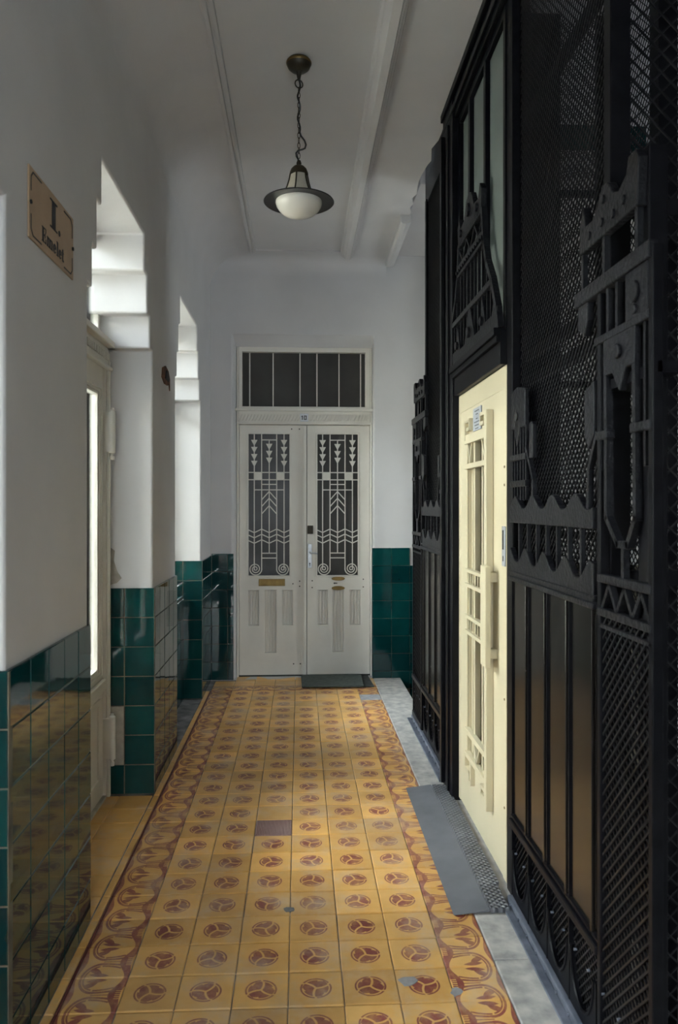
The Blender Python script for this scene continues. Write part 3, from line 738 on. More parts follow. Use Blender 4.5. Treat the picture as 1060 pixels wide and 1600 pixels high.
for r_ in WP: MB().rect(P, *r_, 0.0, 0.004).build('window_pane', 'clear', w2)
w4 = empty('added_window_4', (3.2, 5.375, 4.7), 'added unseen stairwell window above the upper landing, for extra light', 'window', kind='structure')  # added so the upper stairwell wall shows brighter through the mesh
WP = [(4.95, 5.355, 4.75, 5.85), (5.395, 5.80, 4.75, 5.85)]
MB().perforated(P, 4.9, 5.85, 4.7, 5.9, WP, -0.03, 0.03).build('window_frame', 'whitepaint', w4)
for r_ in WP: MB().rect(P, *r_, 0.0, 0.004).build('window_pane', 'clear', w4)
w3 = empty('added_window_3', (0.02, -2.75, 0.85), 'added tall window behind the viewer that lights the end wall', 'window', kind='structure')  # added out of view to light the end wall head-on
P = PlaneXZ(-2.75); WP = [(-0.35, 0.0, 0.90, 2.10), (0.04, 0.39, 0.90, 2.10), (-0.35, 0.39, 2.16, 2.70)]
MB().perforated(P, -0.40, 0.44, 0.85, 2.75, WP, -0.03, 0.03).build('window_frame', 'whitepaint', w3)
for r_ in WP: MB().rect(P, *r_, 0.0, 0.004).build('window_pane', 'clear', w3)

# courtyard outside
fac = MB().box(-8.4, -8.0, -16, 24, -5, 4.6).build('courtyard_facade', 'facade'); tag(fac, 'cream facade across the courtyard, seen through the door transom', 'building', kind='structure')
gr = MB().box(-8.0, -1.2, -16, 24, -5.2, -5.0).build('courtyard_ground', 'ground'); tag(gr, 'paved courtyard ground below the windows', 'ground', kind='structure')
bal = MB().box(-2.1, -1.12, -3, YE+0.4, -0.25, -0.03).build('balcony_slab', 'ground'); tag(bal, 'stone gallery outside the balcony door', 'balcony', kind='structure')

# ------------------------------------------------------------------ lift door
XD = 0.800
PLd = PlaneYZ(XD)
ld = empty('lift_door', (XD, 3.35, 0.0), 'cream painted lift door with slim glazed ornamental strip', 'door')
D0, D1, DT = 2.912, 3.788, 2.012
gA, gB, gz0_, gz1_ = 3.150, 3.575, 0.30, 1.775
body = MB().perforated(PLd, D0+0.045, D1-0.03, 0.022, DT-0.085, [(gA, gB, gz0_, gz1_)], -0.058, 0.004).build('door_leaf', 'cream', ld, bevel=0.002)
MB().perforated(PLd, D0, D1, 0.02, DT, [(D0+0.048, D1-0.033, 0.0, DT-0.088)], -0.03, 0.006).build('door_surround', 'cream', ld, bevel=0.002)
MB().rect(PLd, gA-0.01, gB+0.01, gz0_-0.01, gz1_+0.01, -0.030, -0.024).build('door_pane', 'ripple', body)
# recess liner, wide bars and centre plate
MB().rect(PLd, 3.300, 3.322, gz0_, gz1_, -0.024, 0.004).rect(PLd, 3.447, 3.475, gz0_, gz1_, -0.024, 0.004).build_each('glazing_bar', 'cream', body, bevel=0.002)
MB().rect(PLd, 3.545, gB, gz0_, gz1_, -0.024, -0.010).build('recess_lining', 'cream', body)
MB().rect(PLd, 3.112, 3.152, 0.214, 1.865, 0.004, 0.036).build('side_moulding', 'cream', body, bevel=0.004)
MB().rect(PLd, 3.575, 3.597, 0.30, 1.80, 0.004, 0.012).build('side_moulding', 'cream', body, bevel=0.003)
rl = MB()
for z0, z1 in ((1.757, 1.80), (1.640, 1.664), (1.160, 1.176), (1.092, 1.108), (0.946, 0.962), (0.874, 0.890), (0.405, 0.43), (0.295, 0.318)):
    MB().rect(PLd, 3.14, 3.585, z0, z1, -0.004, 0.022).build('ornament_rail', 'cream', body, bevel=0.002)
vb = MB()
for z0, z1 in ((1.108, 1.160), (0.890, 0.946)):
    for i in range(9): vb.rect(PLd, 3.175+i*0.047, 3.185+i*0.047, z0, z1, -0.004, 0.010)
for i in range(4): vb.rect(PLd, 3.19+i*0.115, 3.203+i*0.115, 0.962, 1.092, -0.004, 0.010)
vb.build_each('ornament_bar', 'cream', body)
zz_ = MB()
for a, b in ((3.155, 3.300), (3.475, 3.572)): zz_.line(PLd, [(a+0.01, 1.757), ((a+b)/2, 1.664), (b-0.008, 1.757)], 0.012, -0.004, 0.012)
zz_.line(PLd, [(3.33, 0.405), (3.39, 0.318), (3.45, 0.405)], 0.012, -0.004, 0.012).line(PLd, [(3.20, 0.34), (3.27, 0.318)], 0.02, -0.004, 0.01)
zz_.build_each('ornament_zigzag', 'cream', body)
def hook(pts): MB().line(PLd, pts, 0.016, 0.004, 0.024).build('meander_hook', 'cream', body)
hook([(3.17, 1.80), (3.17, 1.862), (3.27, 1.862), (3.27, 1.822), (3.215, 1.822)])
hook([(3.575, 1.78), (3.575, 1.862), (3.485, 1.862), (3.485, 1.822), (3.535, 1.822)])
hook([(3.575, 0.30), (3.575, 0.245), (3.49, 0.245), (3.49, 0.205), (3.455, 0.205), (3.455, 0.295)])
hook([(3.16, 0.295), (3.16, 0.235), (3.255, 0.235), (3.255, 0.27), (3.20, 0.27)])
hd = MB().rect(PLd, 3.035, 3.118, 0.82, 1.227, 0.034, 0.058).rect(PLd, 3.06, 3.10, 0.85, 0.89, 0.0, 0.036).rect(PLd, 3.06, 3.10, 1.16, 1.20, 0.0, 0.036).build('pull_handle', 'cream', ld, bevel=0.004)
pq = MB().rect(PLd, 3.31, 3.46, 1.806, 1.908, 0.004, 0.010).build('notice_plate', 'plaque', ld, bevel=0.001)
tx = MB()
for i, (a, b) in enumerate(((3.345, 3.425), (3.365, 3.405), (3.37, 3.40), (3.335, 3.435), (3.345, 3.425), (3.355, 3.415))):
    z = 1.895 - i*0.0145 - (0.006 if i > 1 else 0); tx.rect(PLd, a, b, z-0.0035, z, 0.010, 0.0108)
tx.build('notice_print', 'ink', pq)
lk = MB().rect(PLd, 2.916, 2.956, 1.235, 1.39, 0.006, 0.012).build('lock_plate', 'steel', ld, bevel=0.002)
MB().rect(PLd, 2.926, 2.946, 1.30, 1.375, 0.012, 0.0128).rect(PLd, 2.931, 2.941, 1.255, 1.275, 0.012, 0.0128).build('lock_slot', 'dark', lk)
for z in (0.30, 0.72, 1.55, 1.62): MB().disc(PLd, 2.936, z, 0.005, 0.006, 0.008, 8).build('screw', 'brass', ld)

# ------------------------------------------------------------------ lift enclosure
XF = 0.790                      # face plane of the panelled cage front
C = 3.42
PF = PlaneYZ(XF)
le = empty('lift_enclosure', (XF, C, 0), 'black wrought iron lift cage with panelled base and wire mesh', 'lift cage')
XM = 0.825                      # plane of the tall mesh
PM = PlaneYZ(XM)
# door posts, full height
for (y0, y1) in ((2.835, 2.912), (3.788, 4.035)):
    p = MB().box(XF-0.03 if y1 > 3 else XF+0.006, XF+0.075, y0, y1, 0.0, 3.50)
    o = p.build('door_post', 'iron', le, bevel=0.004)
    s = MB()
    if y1-y0 > 0.1:
        s.box(XF-0.048, XF-0.03, y1-0.05, y1-0.006, 0.02, 3.40).box(XF-0.040, XF-0.03, y0+0.07, y0+0.10, 0.02, 3.40)
        s.build('post_fillet', 'iron', o, bevel=0.003)
# lintel and top beam
lt = MB().box(XF-0.02, XF+0.07, 2.912, 3.788, 2.014, 2.15).build('lintel', 'iron', le, bevel=0.004)
MB().box(XF-0.045, XF+0.02, 2.914, 3.80, 2.125, 2.155).box(XF-0.035, XF, 2.914, 3.80, 2.10, 2.125).build('lintel_cornice', 'iron', lt, bevel=0.003)
for y0, y1 in ((1.90, 2.835), (4.035, 4.92)): MB().box(XM-0.012, XM+0.06, y0, y1, 3.40, 3.70).build('flank_beam', 'iron', le, bevel=0.004)
tbm = MB().box(XF-0.02, XF+0.09, 2.80, 4.05, 3.40, 3.545).build('top_beam', 'iron', le, bevel=0.004)
MB().box(XF-0.04, XF-0.02, 2.80, 4.05, 3.50, 3.54).box(XF-0.032, XF-0.02, 2.80, 4.05, 3.43, 3.46).build('beam_moulding', 'iron', tbm, bevel=0.003)
# overdoor glazing
ys = [2.93, 3.235, 3.535, 3.775]
PG = PlaneYZ(XF+0.02)
MB().perforated(PG, 2.912, 3.788, 2.15, 3.40, [(2.945, 3.225, 2.19, 3.36), (3.265, 3.525, 2.19, 3.36), (3.565, 3.755, 2.19, 3.36)], -0.02, 0.02).build('overdoor_frame', 'iron', le, bevel=0.003)
for a, b in ((2.945, 3.225), (3.265, 3.525), (3.565, 3.755)): MB().rect(PG, a-.01, b+.01, 2.18, 3.37, -0.006, 0.0).build('overdoor_pane', 'frost', le)
# trapezoid ornament in front of the overdoor glass
PO = PlaneYZ(XF-0.005)
oc = 3.42
orn = empty_part('overdoor_ornament', (XF-0.01, oc, 2.17), le)
def oo(a): return oc + a
MB().poly(PO, [(oo(-.50),2.155),(oo(.50),2.155),(oo(.49),2.24),(oo(.44),2.29),(oo(.40),2.225),(oo(.30),2.225),(oo(.25),2.33),(oo(.20),2.215),(oo(.10),2.215),(oo(0.02),2.36),(oo(-.02),2.36),(oo(-.10),2.215),(oo(-.20),2.215),(oo(-.25),2.33),(oo(-.30),2.225),(oo(-.40),2.225),(oo(-.44),2.29),(oo(-.49),2.24)], 0.0, 0.022).build('flame_base', 'cast', orn, bevel=0.003)
for z0, z1, wv in ((2.352, 2.378, .405), (2.565, 2.582, .27), (2.598, 2.622, .262), (2.70, 2.722, .232)):
    MB().rect(PO, oo(-wv), oo(wv), z0, z1, 0.002, 0.024).build('ornament_band', 'cast', orn, bevel=0.003)
sd = MB()
for s in (-1, 1):
    sd.line(PO, [(oo(s*.50), 2.16), (oo(s*.47), 2.24), (oo(s*.395), 2.37), (oo(s*.31), 2.47), (oo(s*.262), 2.575), (oo(s*.235), 2.71)], 0.026, 0.0, 0.024)
sd.build_each('curved_side', 'cast', orn)
vb = MB()
for i in range(-3, 4): vb.rect(PO, oo(i*.072)-.006, oo(i*.072)+.006, 2.20, 2.59, 0.004, 0.016)
for s in (-1, 1):
    for a, zt in ((.30, 2.46), (.36, 2.38), (.42, 2.30)): vb.rect(PO, oo(s*a)-.005, oo(s*a)+.005, 2.19, zt, 0.004, 0.016)
vb.build_each('ornament_bar', 'cast', orn)
zg = MB().line(PO, [(oo(-.24+.08*i), 2.62 if i % 2 else 2.70) for i in range(7)], 0.012, 0.004, 0.018); zg.build('ornament_zigzag', 'cast', orn)
MB().poly(PO, [(oo(-.235),2.71),(oo(.235),2.71),(oo(.245),2.80),(oo(.21),2.835),(oo(.18),2.78),(oo(.10),2.79),(oo(.05),2.86),(oo(0),2.88),(oo(-.05),2.86),(oo(-.10),2.79),(oo(-.18),2.78),(oo(-.21),2.835),(oo(-.245),2.80)], 0.0, 0.024).build('crown', 'cast', orn, bevel=0.003)
ro = MB()
for a, z, r_ in ((-.16,2.75,.018),(0,2.80,.03),(.16,2.75,.018),(-.25,2.24,.02),(.25,2.24,.02),(0,2.25,.026)): ro.disc(PO, oo(a), z, r_, 0.022, 0.034, 12)
ro.build_each('boss', 'cast', orn, bevel=0.003)
dt = MB()
for i in range(13): dt.disc(PO, oo(-.25+i*.0417), 2.59, 0.009, 0.010, 0.03, 8)
tag(dt.build('bead_row', 'cast', orn), kind='stuff')

def side(s, gate_len, near):
    """one flank of the cage front; a = distance from the lift axis, growing outwards"""
    Y = lambda a: C + s*a
    def rect(mb, a0, a1, z0, z1, d0, d1): return mb.rect(PF, *sorted((Y(a0), Y(a1))), z0, z1, d0, d1)
    def poly(mb, pts, d0, d1): return mb.poly(PF, [(Y(a), z) for a, z in pts], d0, d1)
    def line(mb, pts, w_, d0, d1): return mb.line(PF, [(Y(a), z) for a, z in pts], w_, d0, d1)
    a0, a1 = 0.618, 1.42
    pw = (a1-a0)/4
    # lower panels, four lacquered boards between slim stiles
    for i in range(4):
        pa, pb = a0+i*pw, a0+(i+1)*pw
        o = rect(MB(), pa+0.010, pb-0.010, 0.315, 1.205, -0.012, 0.0).build('lacquered_panel', 'panel', le, bevel=0.002)
        rect(MB(), pb-0.028, pb-0.014, 0.32, 1.20, 0.0, 0.010).build('panel_bead', 'panel', o, bevel=0.002)
        st = rect(MB(), pa-0.004, pa+0.004, 0.02, 1.20, -0.01, 0.006).build('stile', 'iron', le)
        rect(MB(), pa, pb, 0.0, 1.21, -0.030, -0.020).build('back_plate', 'dark', o) if False else None
        # base plate with a scooped top
        bp = [(pa, 0.0), (pb, 0.0), (pb, 0.20)] + [((pa+pb)/2 + (pw/2-0.014)*math.cos(t), 0.20 - 0.135*math.sin(t)) for t in lin(0, math.pi, 10)] + [(pa, 0.20)]
        poly(MB(), bp, -0.010, 0.004).build('scooped_plate', 'iron', le)
        rim = MB(); rim.tube([PF(Y((pa+pb)/2 + (pw/2-0.014)*math.cos(t)), 0.20 - 0.135*math.sin(t), 0.004) for t in lin(0, math.pi, 10)], 0.005, 6)
        rim.build('scoop_rim', 'iron', le, smooth=True)
        MB().wires(PF, *sorted((Y(pa), Y(pb))), 0.03, 0.31, 0.019, 0.0045, -0.014).build('base_mesh', 'wire', le)
    rect(MB(), a0, a1+0.03, 0.292, 0.318, -0.01, 0.018).build('base_rail', 'iron', le, bevel=0.004)
    rect(MB(), a0, a1+0.03, 0.322, 0.332, -0.01, 0.010).build('base_bead', 'iron', le, bevel=0.003)
    rect(MB(), a0, a1+gate_len, 0.004, 0.034, 0.002, 0.022).build('base_angle', 'angle', le, bevel=0.004)
    rect(MB(), a0, a1+gate_len, 0.004, 0.014, 0.022, 0.050).build('base_angle', 'angle', le, bevel=0.003)
    rv = MB(); k = a0+0.05
    while k < a1+gate_len: rv.disc(PF, Y(k), 0.205, 0.004, 0.0, 0.008, 6); rv.disc(PF, Y(k), 0.02, 0.005, 0.02, 0.028, 6); k += 0.1
    tag(rv.build('rivets', 'angle', le), kind='stuff')
    # scalloped bands
    def scallop(z0, zb, amp, ph, name, d):
        pts = [(a0, z0), (a1, z0)]
        pts += [(a, zb + amp*(0.5+0.5*math.cos(2*math.pi*(a-ph)/0.2))**1.25) for a in lin(a1, a0, 48)]
        return poly(MB(), pts, -0.008, d).build(name, 'cast', le, bevel=0.003)
    scallop(1.205, 1.268, 0.054, 0.80, 'scalloped_band', 0.012)
    scallop(1.408, 1.460, 0.044, 0.69, 'scalloped_band', 0.014)
    rect(MB(), a0, a1+0.02, 1.196, 1.214, -0.008, 0.022).build('band_rail', 'cast', le, bevel=0.004)
    rect(MB(), a0, a1+0.02, 1.224, 1.232, -0.008, 0.017).build('band_bead', 'cast', le, bevel=0.002)
    for i in range(1, 8): rect(MB(), a0+(a1-a0)*i/8-.006, a0+(a1-a0)*i/8+.006, 1.25, 1.42, -0.004, 0.008).build('baluster', 'cast', le)
    # small ornament beside the door post
    ob = empty_part('post_ornament', PF(Y(0.72), 1.5, 0), le)
    poly(MB(), [(.625,1.745),(.66,1.745),(.685,1.70),(.70,1.675),(.715,1.70),(.74,1.745),(.80,1.745),(.80,1.875),(.76,1.885),(.70,1.895),(.64,1.885),(.625,1.87)], -0.006, 0.010).build('ornament_plate', 'cast', ob, bevel=0.003)
    MB().disc(PF, Y(.70), 1.79, 0.016, 0.010, 0.014, 12).build('ornament_eye', 'dark', ob)
    poly(MB(), [(.845,1.63),(.885,1.63),(.885,1.745),(.87,1.755),(.845,1.75)], -0.006, 0.010).build('ornament_plate', 'cast', ob, bevel=0.003)
    vb = MB()
    for a in (.635, .665, .70, .735, .77, .80): rect(vb, a-.0055, a+.0055, 1.49, 1.75, -0.004, 0.008)
    vb.build_each('ornament_bar', 'cast', ob)
    for z in (1.642, 1.548): rect(MB(), .622, .815, z-.011, z+.011, -0.004, 0.014).build('ornament_rail', 'cast', ob, bevel=0.003)
    line(MB(), [(.805, 1.67), (.865, 1.585), (.88, 1.56), (.88, 1.48)], 0.014, -0.004, 0.010).build('ornament_brace', 'cast', ob)
    # tall mesh above the panels, with its posts and rails
    MB().wires(PM, *sorted((Y(a0), Y(a1+.02))), 1.2, 3.42, 0.021 if near else 0.023, 0.0042, 0.0).build('wire_mesh', 'wire', le)
    MB().box(XM-0.02, XM+0.035, *sorted((Y(a1+.005), Y(a1+.05))), 0.0, 3.42).build('corner_post', 'iron', le, bevel=0.003)
    for z in (2.02, 1.93, 2.9): MB().box(XM+0.008, XM+0.03, *sorted((Y(a0), Y(a1+.01))), z-.018, z+.018).build('mesh_rail', 'iron', le)
    # ---- free-standing gate beyond the corner: tall standard with lyre ornament
    lab = ('tall black iron standard with crowned ornament and mesh panel, nearest the viewer' if near
           else 'tall black iron standard with crowned ornament at the far end of the lift cage')
    gt = empty('iron_standard', PF(Y(a1+gate_len/2), 0, 0), lab, 'iron screen', 'iron standards flanking the lift cage')
    g0, g1 = a1+0.035, a1+gate_len
    gw = g1-g0
    for k, (pa, zt) in enumerate(((g0, 2.05), (g1-.014, 2.05))):
        rect(MB(), pa-.008, pa+.014, 0.034, zt, -0.014, 0.012).build('standard_post', 'iron', gt, bevel=0.003)
    MB().wires(PF, *sorted((Y(g0+.008), Y(g1-.014))), 0.04, 1.20, 0.022, 0.005, -0.002).build('wire_mesh', 'wire', gt)
    for z0, z1 in ((1.272, 1.294), (1.186, 1.206), (0.036, 0.07)): rect(MB(), g0, g1-.004, z0, z1, -0.010, 0.016).build('standard_rail', 'cast', gt, bevel=0.003)
    rect(MB(), g0, g1-.004, 1.155, 1.165, -0.010, 0.012).build('standard_rail', 'cast', gt)
    line(MB(), [(g0+gw*t, 1.205 if i % 2 == 0 else 1.27) for i, t in enumerate(lin(0.06, 0.94, 6))], 0.012, -0.006, 0.010).build('zigzag_bars', 'cast', gt)
    if not near: rect(MB(), g0, g1, 0.292, 0.318, -0.01, 0.018).build('standard_rail', 'cast', gt)
    cu = lambda t: g0 + gw*t
    c_ = 0.50
    # U-shaped loop
    line(MB(), [(cu(.14), 1.88), (cu(.16), 1.44), (cu(.38), 1.375), (cu(.56), 1.375), (cu(.70), 1.44), (cu(.68), 1.88)], 0.017, -0.006, 0.012).build('lyre_loop', 'cast', gt)
    rect(MB(), cu(.45), cu(.50), 1.29, 1.375, -0.004, 0.010).build('lyre_stem', 'cast', gt)
    poly(MB(), [(cu(.13),1.90),(cu(.72),1.90),(cu(.71),1.80),(cu(.56),1.80),(cu(.44),1.748),(cu(.30),1.80),(cu(.14),1.80)], -0.006, 0.014).build('shield_plate', 'cast', gt, bevel=0.003)
    MB().disc(PF, Y(cu(.44)), 1.845, 0.018, 0.014, 0.024, 12).build('shield_boss', 'cast', gt, bevel=0.003)
    bars = MB()
    for t in (.03, .84): rect(bars, cu(t)-.004, cu(t)+.006, 1.56, 1.90, -0.004, 0.008)
    for t in (.02, .18, .36): rect(bars, cu(t)-.007, cu(t)+.007, 1.90, 2.03, -0.004, 0.010)
    bars.build_each('slim_bar', 'cast', gt)
    for t0, t1 in ((-.02, .20), (.64, .985)): rect(MB(), cu(t0), cu(t1), 1.640, 1.662, -0.008, 0.016).build('cross_tie', 'cast', gt, bevel=0.003)
    rect(MB(), cu(-.06), cu(.95), 1.888, 1.908, -0.006, 0.016).build('cross_band', 'cast', gt, bevel=0.003)
    rect(MB(), cu(-.50), cu(.985), 2.020, 2.060, -0.008, 0.020).build('cross_band', 'cast', gt, bevel=0.004)
    poly(MB(), [(cu(.55),1.905),(cu(.93),1.905),(cu(.93),2.02),(cu(.55),2.02)], -0.006, 0.014).build('rosette_plate', 'cast', gt, bevel=0.003)
    MB().disc(PF, Y(cu(.73)), 1.965, 0.026, 0.014, 0.022, 12).disc(PF, Y(cu(.73)), 1.925, 0.012, 0.014, 0.020, 10).build('rosette', 'cast', gt, bevel=0.002)
    poly(MB(), [(cu(-.45),2.02),(cu(-.22),2.02),(cu(-.22),1.97),(cu(-.30),1.93),(cu(-.45),1.96)], -0.006, 0.014).build('side_plate', 'cast', gt, bevel=0.003)
    poly(MB(), [(cu(-.30),1.78),(cu(-.08),1.80),(cu(-.08),1.66),(cu(-.20),1.62),(cu(-.30),1.66)], -0.006, 0.014).build('side_plate', 'cast', gt, bevel=0.003)
    for t in (-.38, .10, .72): rect(MB(), cu(t)-.008, cu(t)+.008, 2.05, 2.17, -0.004, 0.010).build('crown_bar', 'cast', gt)
    poly(MB(), [(cu(-.40),2.16),(cu(.78),2.16),(cu(.80),2.27),(cu(.76),2.292),(cu(.62),2.292),(cu(.58),2.255),(cu(.44),2.235),(cu(.34),2.245),(cu(.22),2.285),(cu(.12),2.288),(cu(.02),2.25),(cu(-.10),2.225),(cu(-.24),2.225),(cu(-.31),2.285),(cu(-.39),2.24)], -0.008, 0.016).build('crown', 'cast', gt, bevel=0.003)
    bs = MB()
    for t, z in ((.15, 2.25), (.12, 2.195), (.35, 2.19), (-.15, 2.19), (.55, 2.20)): bs.disc(PF, Y(cu(t)), z, 0.012, 0.016, 0.022, 8)
    bs.build_each('crown_boss', 'cast', gt)
    line(MB(), [(cu(-.06), 1.66), (cu(-.24), 1.57), (cu(-.26), 1.46)], 0.015, -0.004, 0.010).build('raking_brace', 'cast', gt)
    MB().box(XF+0.0, XM+0.03, *sorted((Y(a1+.02), Y(g1))), 1.765, 1.79).build('stay_bar', 'iron', gt)
    MB().box(XF+0.008, XF+0.055, *sorted((Y(cu(.62)), Y(cu(.80)))), 0.0, 2.30).build('back_post', 'iron', gt, bevel=0.004)
    return gt
side(-1, 0.345, True)
side(+1, 0.41, False)

# shaft: side and rear meshes, posts, guide rails
XB = 2.05
yN, yF = C-1.45, C+1.45
for nm, yy, pit in (('n', yN, 0.036), ('f', yF, 0.030)):
    MB().wires(PlaneXZ(yy), XM+.03, XB, 0.0, 4.6, pit, 0.0045, 0).build('wire_mesh', 'wire', le)
    for z in (0.05, 1.28, 2.25, 3.48): MB().box(XM+.02, XB, yy-.015, yy+.015, z-.02, z+.02).build('mesh_rail', 'iron', le)
MB().wires(PlaneYZ(XB), yN, yF, 0.0, 4.6, 0.036, 0.0045, 0).build('wire_mesh', 'wire', le)
for y in (yN, yF): MB().box(XB-.03, XB+.03, y-.03, y+.03, -1.6, 4.6).build('corner_post', 'iron', le)
for x0, x1 in ((1.0, 1.66), (1.90, 2.05)): MB().box(x0, x1, yF-.06, yF-.02, 0.0, 4.6).build('added_dark_plate', 'iron', le)  # plates added to darken the view through the shaft, leaving gaps
MB().box(1.10, 1.16, 2.30, 2.36, -1.6, 4.6).box(1.62, 1.66, 2.55, 2.60, -1.6, 4.6).build_each('guide_rail', 'iron', le)
MB().box(XF+.1, XB, 2.55, 4.2, 0.0, 0.03).build('shaft_sill', 'dark', le)

# ------------------------------------------------------------------ threshold, mats
th = MB().poly(PlaneXZ(3.965), [(0.552, 0.0035), (0.684, 0.020), (0.684, 0.012), (0.556, 0.002)], 0.0, 1.24).build('rubber_sheet', 'sheet', bevel=0.001)
tag(th, 'flat grey rubber sheet laid over tiles before the lift door', 'mat')
ck = MB().poly(PlaneXY(0.0), [(0.686, 2.725), (0.757, 2.725), (0.757, 2.915), (0.768, 2.918), (0.768, 3.782), (0.757, 3.785), (0.757, 3.955), (0.686, 3.955)], 0.0055, 0.024).build('threshold_plate', 'checker', bevel=0.003)
tag(ck, 'worn grey chequer plate threshold directly under the lift door', 'threshold')
dm = MB().poly(PlaneXY(0.0), [(0.02,6.17),(0.50,6.155),(0.52,6.18),(0.53,6.55),(0.51,6.57),(0.03,6.58),(0.015,6.55)], 0.010, 0.024).build('doormat', 'mat', bevel=0.004)
tag(dm, 'dark green grey doormat lying before the end door', 'doormat')
dm2 = MB().poly(PlaneXY(0.0), [(0.34,6.20),(0.605,6.19),(0.59,6.59),(0.34,6.59)], 0.0015, 0.010).build('doormat', 'mat2', bevel=0.002)
tag(dm2, 'charcoal doormat half hidden beneath the green grey mat', 'doormat')

# ------------------------------------------------------------------ pendant lamp
LX, LY = -0.002, 3.59
pl = empty('pendant_lamp', (LX, LY, 2.81), 'dark pendant lamp with wide brim and opal glass bowl on a chain', 'lamp')
can = MB().lathe(LX, LY, [(0.001, 3.55), (0.050, 3.55), (0.057, 3.542), (0.058, 3.530), (0.050, 3.512), (0.036, 3.500), (0.014, 3.494), (0.010, 3.475), (0.006, 3.455), (0.001, 3.453)], 32).build('ceiling_rose', 'bronze', pl, smooth=True)
MB().lathe(LX, LY, [(0.0575, 3.541), (0.0592, 3.537), (0.0592, 3.531), (0.0575, 3.528)], 32).build('rose_band', 'brass', can, smooth=True)
def ring(c, r, ry, axis, t=0.0022, n=20):
    pts = []
    for i in range(n):
        a = 2*math.pi*i/n
        u, v = r*math.cos(a), ry*math.sin(a)
        pts.append((c[0]+u*math.cos(axis), c[1]+u*math.sin(axis), c[2]+v))
    return MB().tube(pts, t, 6, closed=True)
ring((LX, LY, 3.438), 0.019, 0.019, 0.35, 0.003, 24).build('chain_ring', 'bronze', pl, smooth=True)
zc = 3.409; k = 0
while zc > 3.085:
    ring((LX, LY, zc), 0.0062, 0.0145, (0.4 if k % 2 else 1.97), 0.0017, 14).build('chain_link', 'bronze', pl, smooth=True); zc -= 0.0235; k += 1
cab = []
for i in range(22):
    t = i/21; z = 3.455 - t*(3.455-3.215); cab.append((LX + 0.006*math.sin(t*15), LY - 0.006*math.cos(t*15), z))
cab += [(LX+.010, LY, 3.195), (LX+.026, LY, 3.175), (LX+.033, LY, 3.155), (LX+.028, LY, 3.138), (LX+.014, LY, 3.132), (LX-.003, LY, 3.128), (LX-.013, LY, 3.115), (LX-.011, LY, 3.10), (LX-.003, LY, 3.085), (LX, LY, 3.065)]
MB().tube(cab, 0.0042, 8).build('lamp_cable', 'lampblack', pl, smooth=True)
MB().lathe(LX, LY, [(0.001, 3.082), (0.008, 3.08), (0.012, 3.068), (0.010, 3.058), (0.024, 3.052), (0.036, 3.040), (0.043, 3.022), (0.044, 3.012), (0.038, 3.012), (0.001, 3.03)], 24).build('lamp_cap', 'bronze', pl, smooth=True)
hp = [(0.040, 3.016), (0.046, 2.985), (0.055, 2.955), (0.066, 2.928), (0.080, 2.905)]
N = 6
for i in range(N):
    a0, a1 = 2*math.pi*(i+.25)/N, 2*math.pi*(i+1.25)/N
    vs = []
    for r_, z in hp: vs += [(LX+r_*math.cos(a), LY+r_*math.sin(a), z) for a in (a0, a1)]
    MB().add(vs, [(2*j, 2*j+1, 2*j+3, 2*j+2) for j in range(len(hp)-1)]).build('hood_pane', 'pane', pl, smooth=True)
    MB().tube([(LX+(r_+.001)*math.cos(a0), LY+(r_+.001)*math.sin(a0), z) for r_, z in hp], 0.0038, 6).build('hood_rib', 'bronze', pl, smooth=True)
br = MB().lathe(LX, LY, [(0.084, 2.910), (0.086, 2.900), (0.105, 2.897), (0.150, 2.893), (0.163, 2.889), (0.165, 2.886), (0.162, 2.884), (0.150, 2.887), (0.105, 2.889), (0.080, 2.890), (0.078, 2.906), (0.084, 2.910)], 48).build('lamp_brim', 'lampblack', pl, smooth=True)
MB().lathe(LX, LY, [(0.108, 2.889), (0.1085, 2.880), (0.104, 2.866), (0.092, 2.848), (0.072, 2.831), (0.045, 2.820), (0.020, 2.816), (0.0005, 2.815)], 40).build('glass_bowl', 'opal', pl, smooth=True)

# ------------------------------------------------------------------ floor sign on the first pier
PS = PlaneWL(XL)
sg = MB().rect(PS, 2.158, 2.572, 2.212, 2.413, 0.001, 0.006).build('storey_sign', 'tan', bevel=0.001)
tag(sg, 'tan enamel sign reading I. Emelet on the near left pier', 'sign')
ink0, ink1 = 0.006, 0.0072
bd = MB()
for sa in (0, 1):
    for sb in (0, 1):
        ea, eb = (2.172, 2.558)[sa], (2.224, 2.401)[sb]; da, db = (1, -1)[sa], (1, -1)[sb]
        bd.line(PS, [(ea, eb+db*.055), (ea, eb+db*.016), (ea+da*.016, eb), (ea+da*.085, eb)], 0.004, ink0, ink1)
bd.build_each('sign_border', 'ink', sg)
MB().disc(PS, 2.168, 2.312, .006, ink0, .010, 10).disc(PS, 2.562, 2.312, .006, ink0, .010, 10).build_each('sign_nail', 'dark', sg)
t = MB()
t.rect(PS, 2.352, 2.386, 2.308, 2.390, ink0, ink1).rect(PS, 2.335, 2.403, 2.386, 2.391, ink0, ink1).rect(PS, 2.335, 2.403, 2.305, 2.310, ink0, ink1)
t.disc(PS, 2.424, 2.313, .009, ink0, ink1, 12)
t.build('sign_numeral', 'ink', sg)
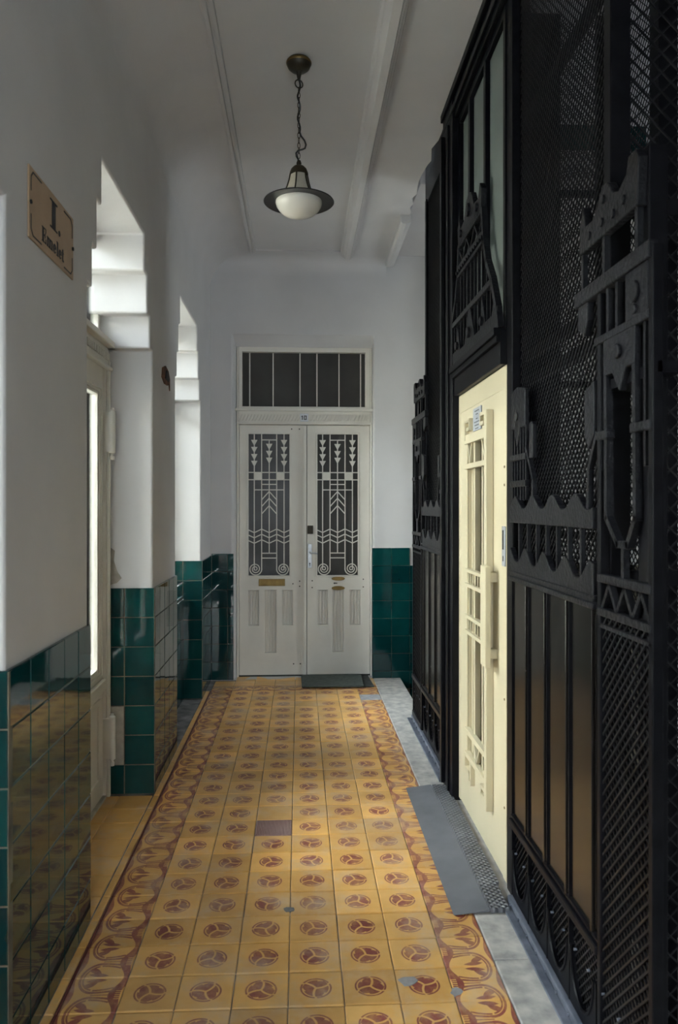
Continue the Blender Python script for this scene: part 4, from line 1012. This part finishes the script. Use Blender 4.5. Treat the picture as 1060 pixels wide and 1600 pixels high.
def glyphs(mb, x, z0):
    th_, tn, H, xh = 0.0115, 0.0032, 0.044, 0.029
    r = lambda a0, a1, b0, b1: mb.rect(PS, x+a0, x+a1, z0+b0, z0+b1, ink0, ink1)
    def arc(cx, cz, ra, rb, t0, t1, w0, w1, n=10):
        for i in range(n):
            u0, u1 = t0+(t1-t0)*i/n, t0+(t1-t0)*(i+1)/n
            wa = w0+(w1-w0)*math.sin(math.pi*i/n); wb = w0+(w1-w0)*math.sin(math.pi*(i+1)/n)
            P4 = [(x+cx+(ra)*math.cos(u0), z0+cz+rb*math.sin(u0)), (x+cx+ra*math.cos(u1), z0+cz+rb*math.sin(u1)),
                  (x+cx+(ra-wb)*math.cos(u1), z0+cz+(rb-tn)*math.sin(u1)), (x+cx+(ra-wa)*math.cos(u0), z0+cz+(rb-tn)*math.sin(u0))]
            mb.poly(PS, P4, ink0, ink1)
    # E
    r(.004, .004+th_, 0, H); r(0, .036, H-tn, H); r(0, .037, 0, tn); r(.012, .028, H/2-.0015, H/2+.0015); r(.033, .036, H-.013, H); r(.034, .037, 0, .014); r(.026, .029, H/2-.007, H/2+.007)
    x += .045
    # m
    for a in (.003, .022, .041): r(a, a+.009, 0, xh-.004); r(a-.003, a+.012, 0, tn)
    r(0, .012, xh-tn, xh); r(.003, .012, xh-.006, xh)
    r(.012, .030, xh-.005, xh-.0005); r(.031, .049, xh-.005, xh-.0005)
    x += .058
    def e():
        arc(.013, xh/2, .013, xh/2, R(40), R(330), .003, .0105, 12); arc(.013, xh/2, .013, xh/2, R(0), R(90), .006, .0085, 6); r(.006, .025, xh/2-.0015, xh/2+.0015)
    e(); x += .032
    r(.003, .003+.010, 0, H); r(0, .013, H-tn, H); r(0, .016, 0, tn)
    x += .021
    e(); x += .031
    r(.004, .013, .002, xh+.009); r(0, .018, xh-tn, xh); r(.006, .018, 0, tn+.001); r(.016, .0185, 0, .006)
t = MB(); glyphs(t, 2.262, 2.237); t.build('sign_lettering', 'ink', sg)
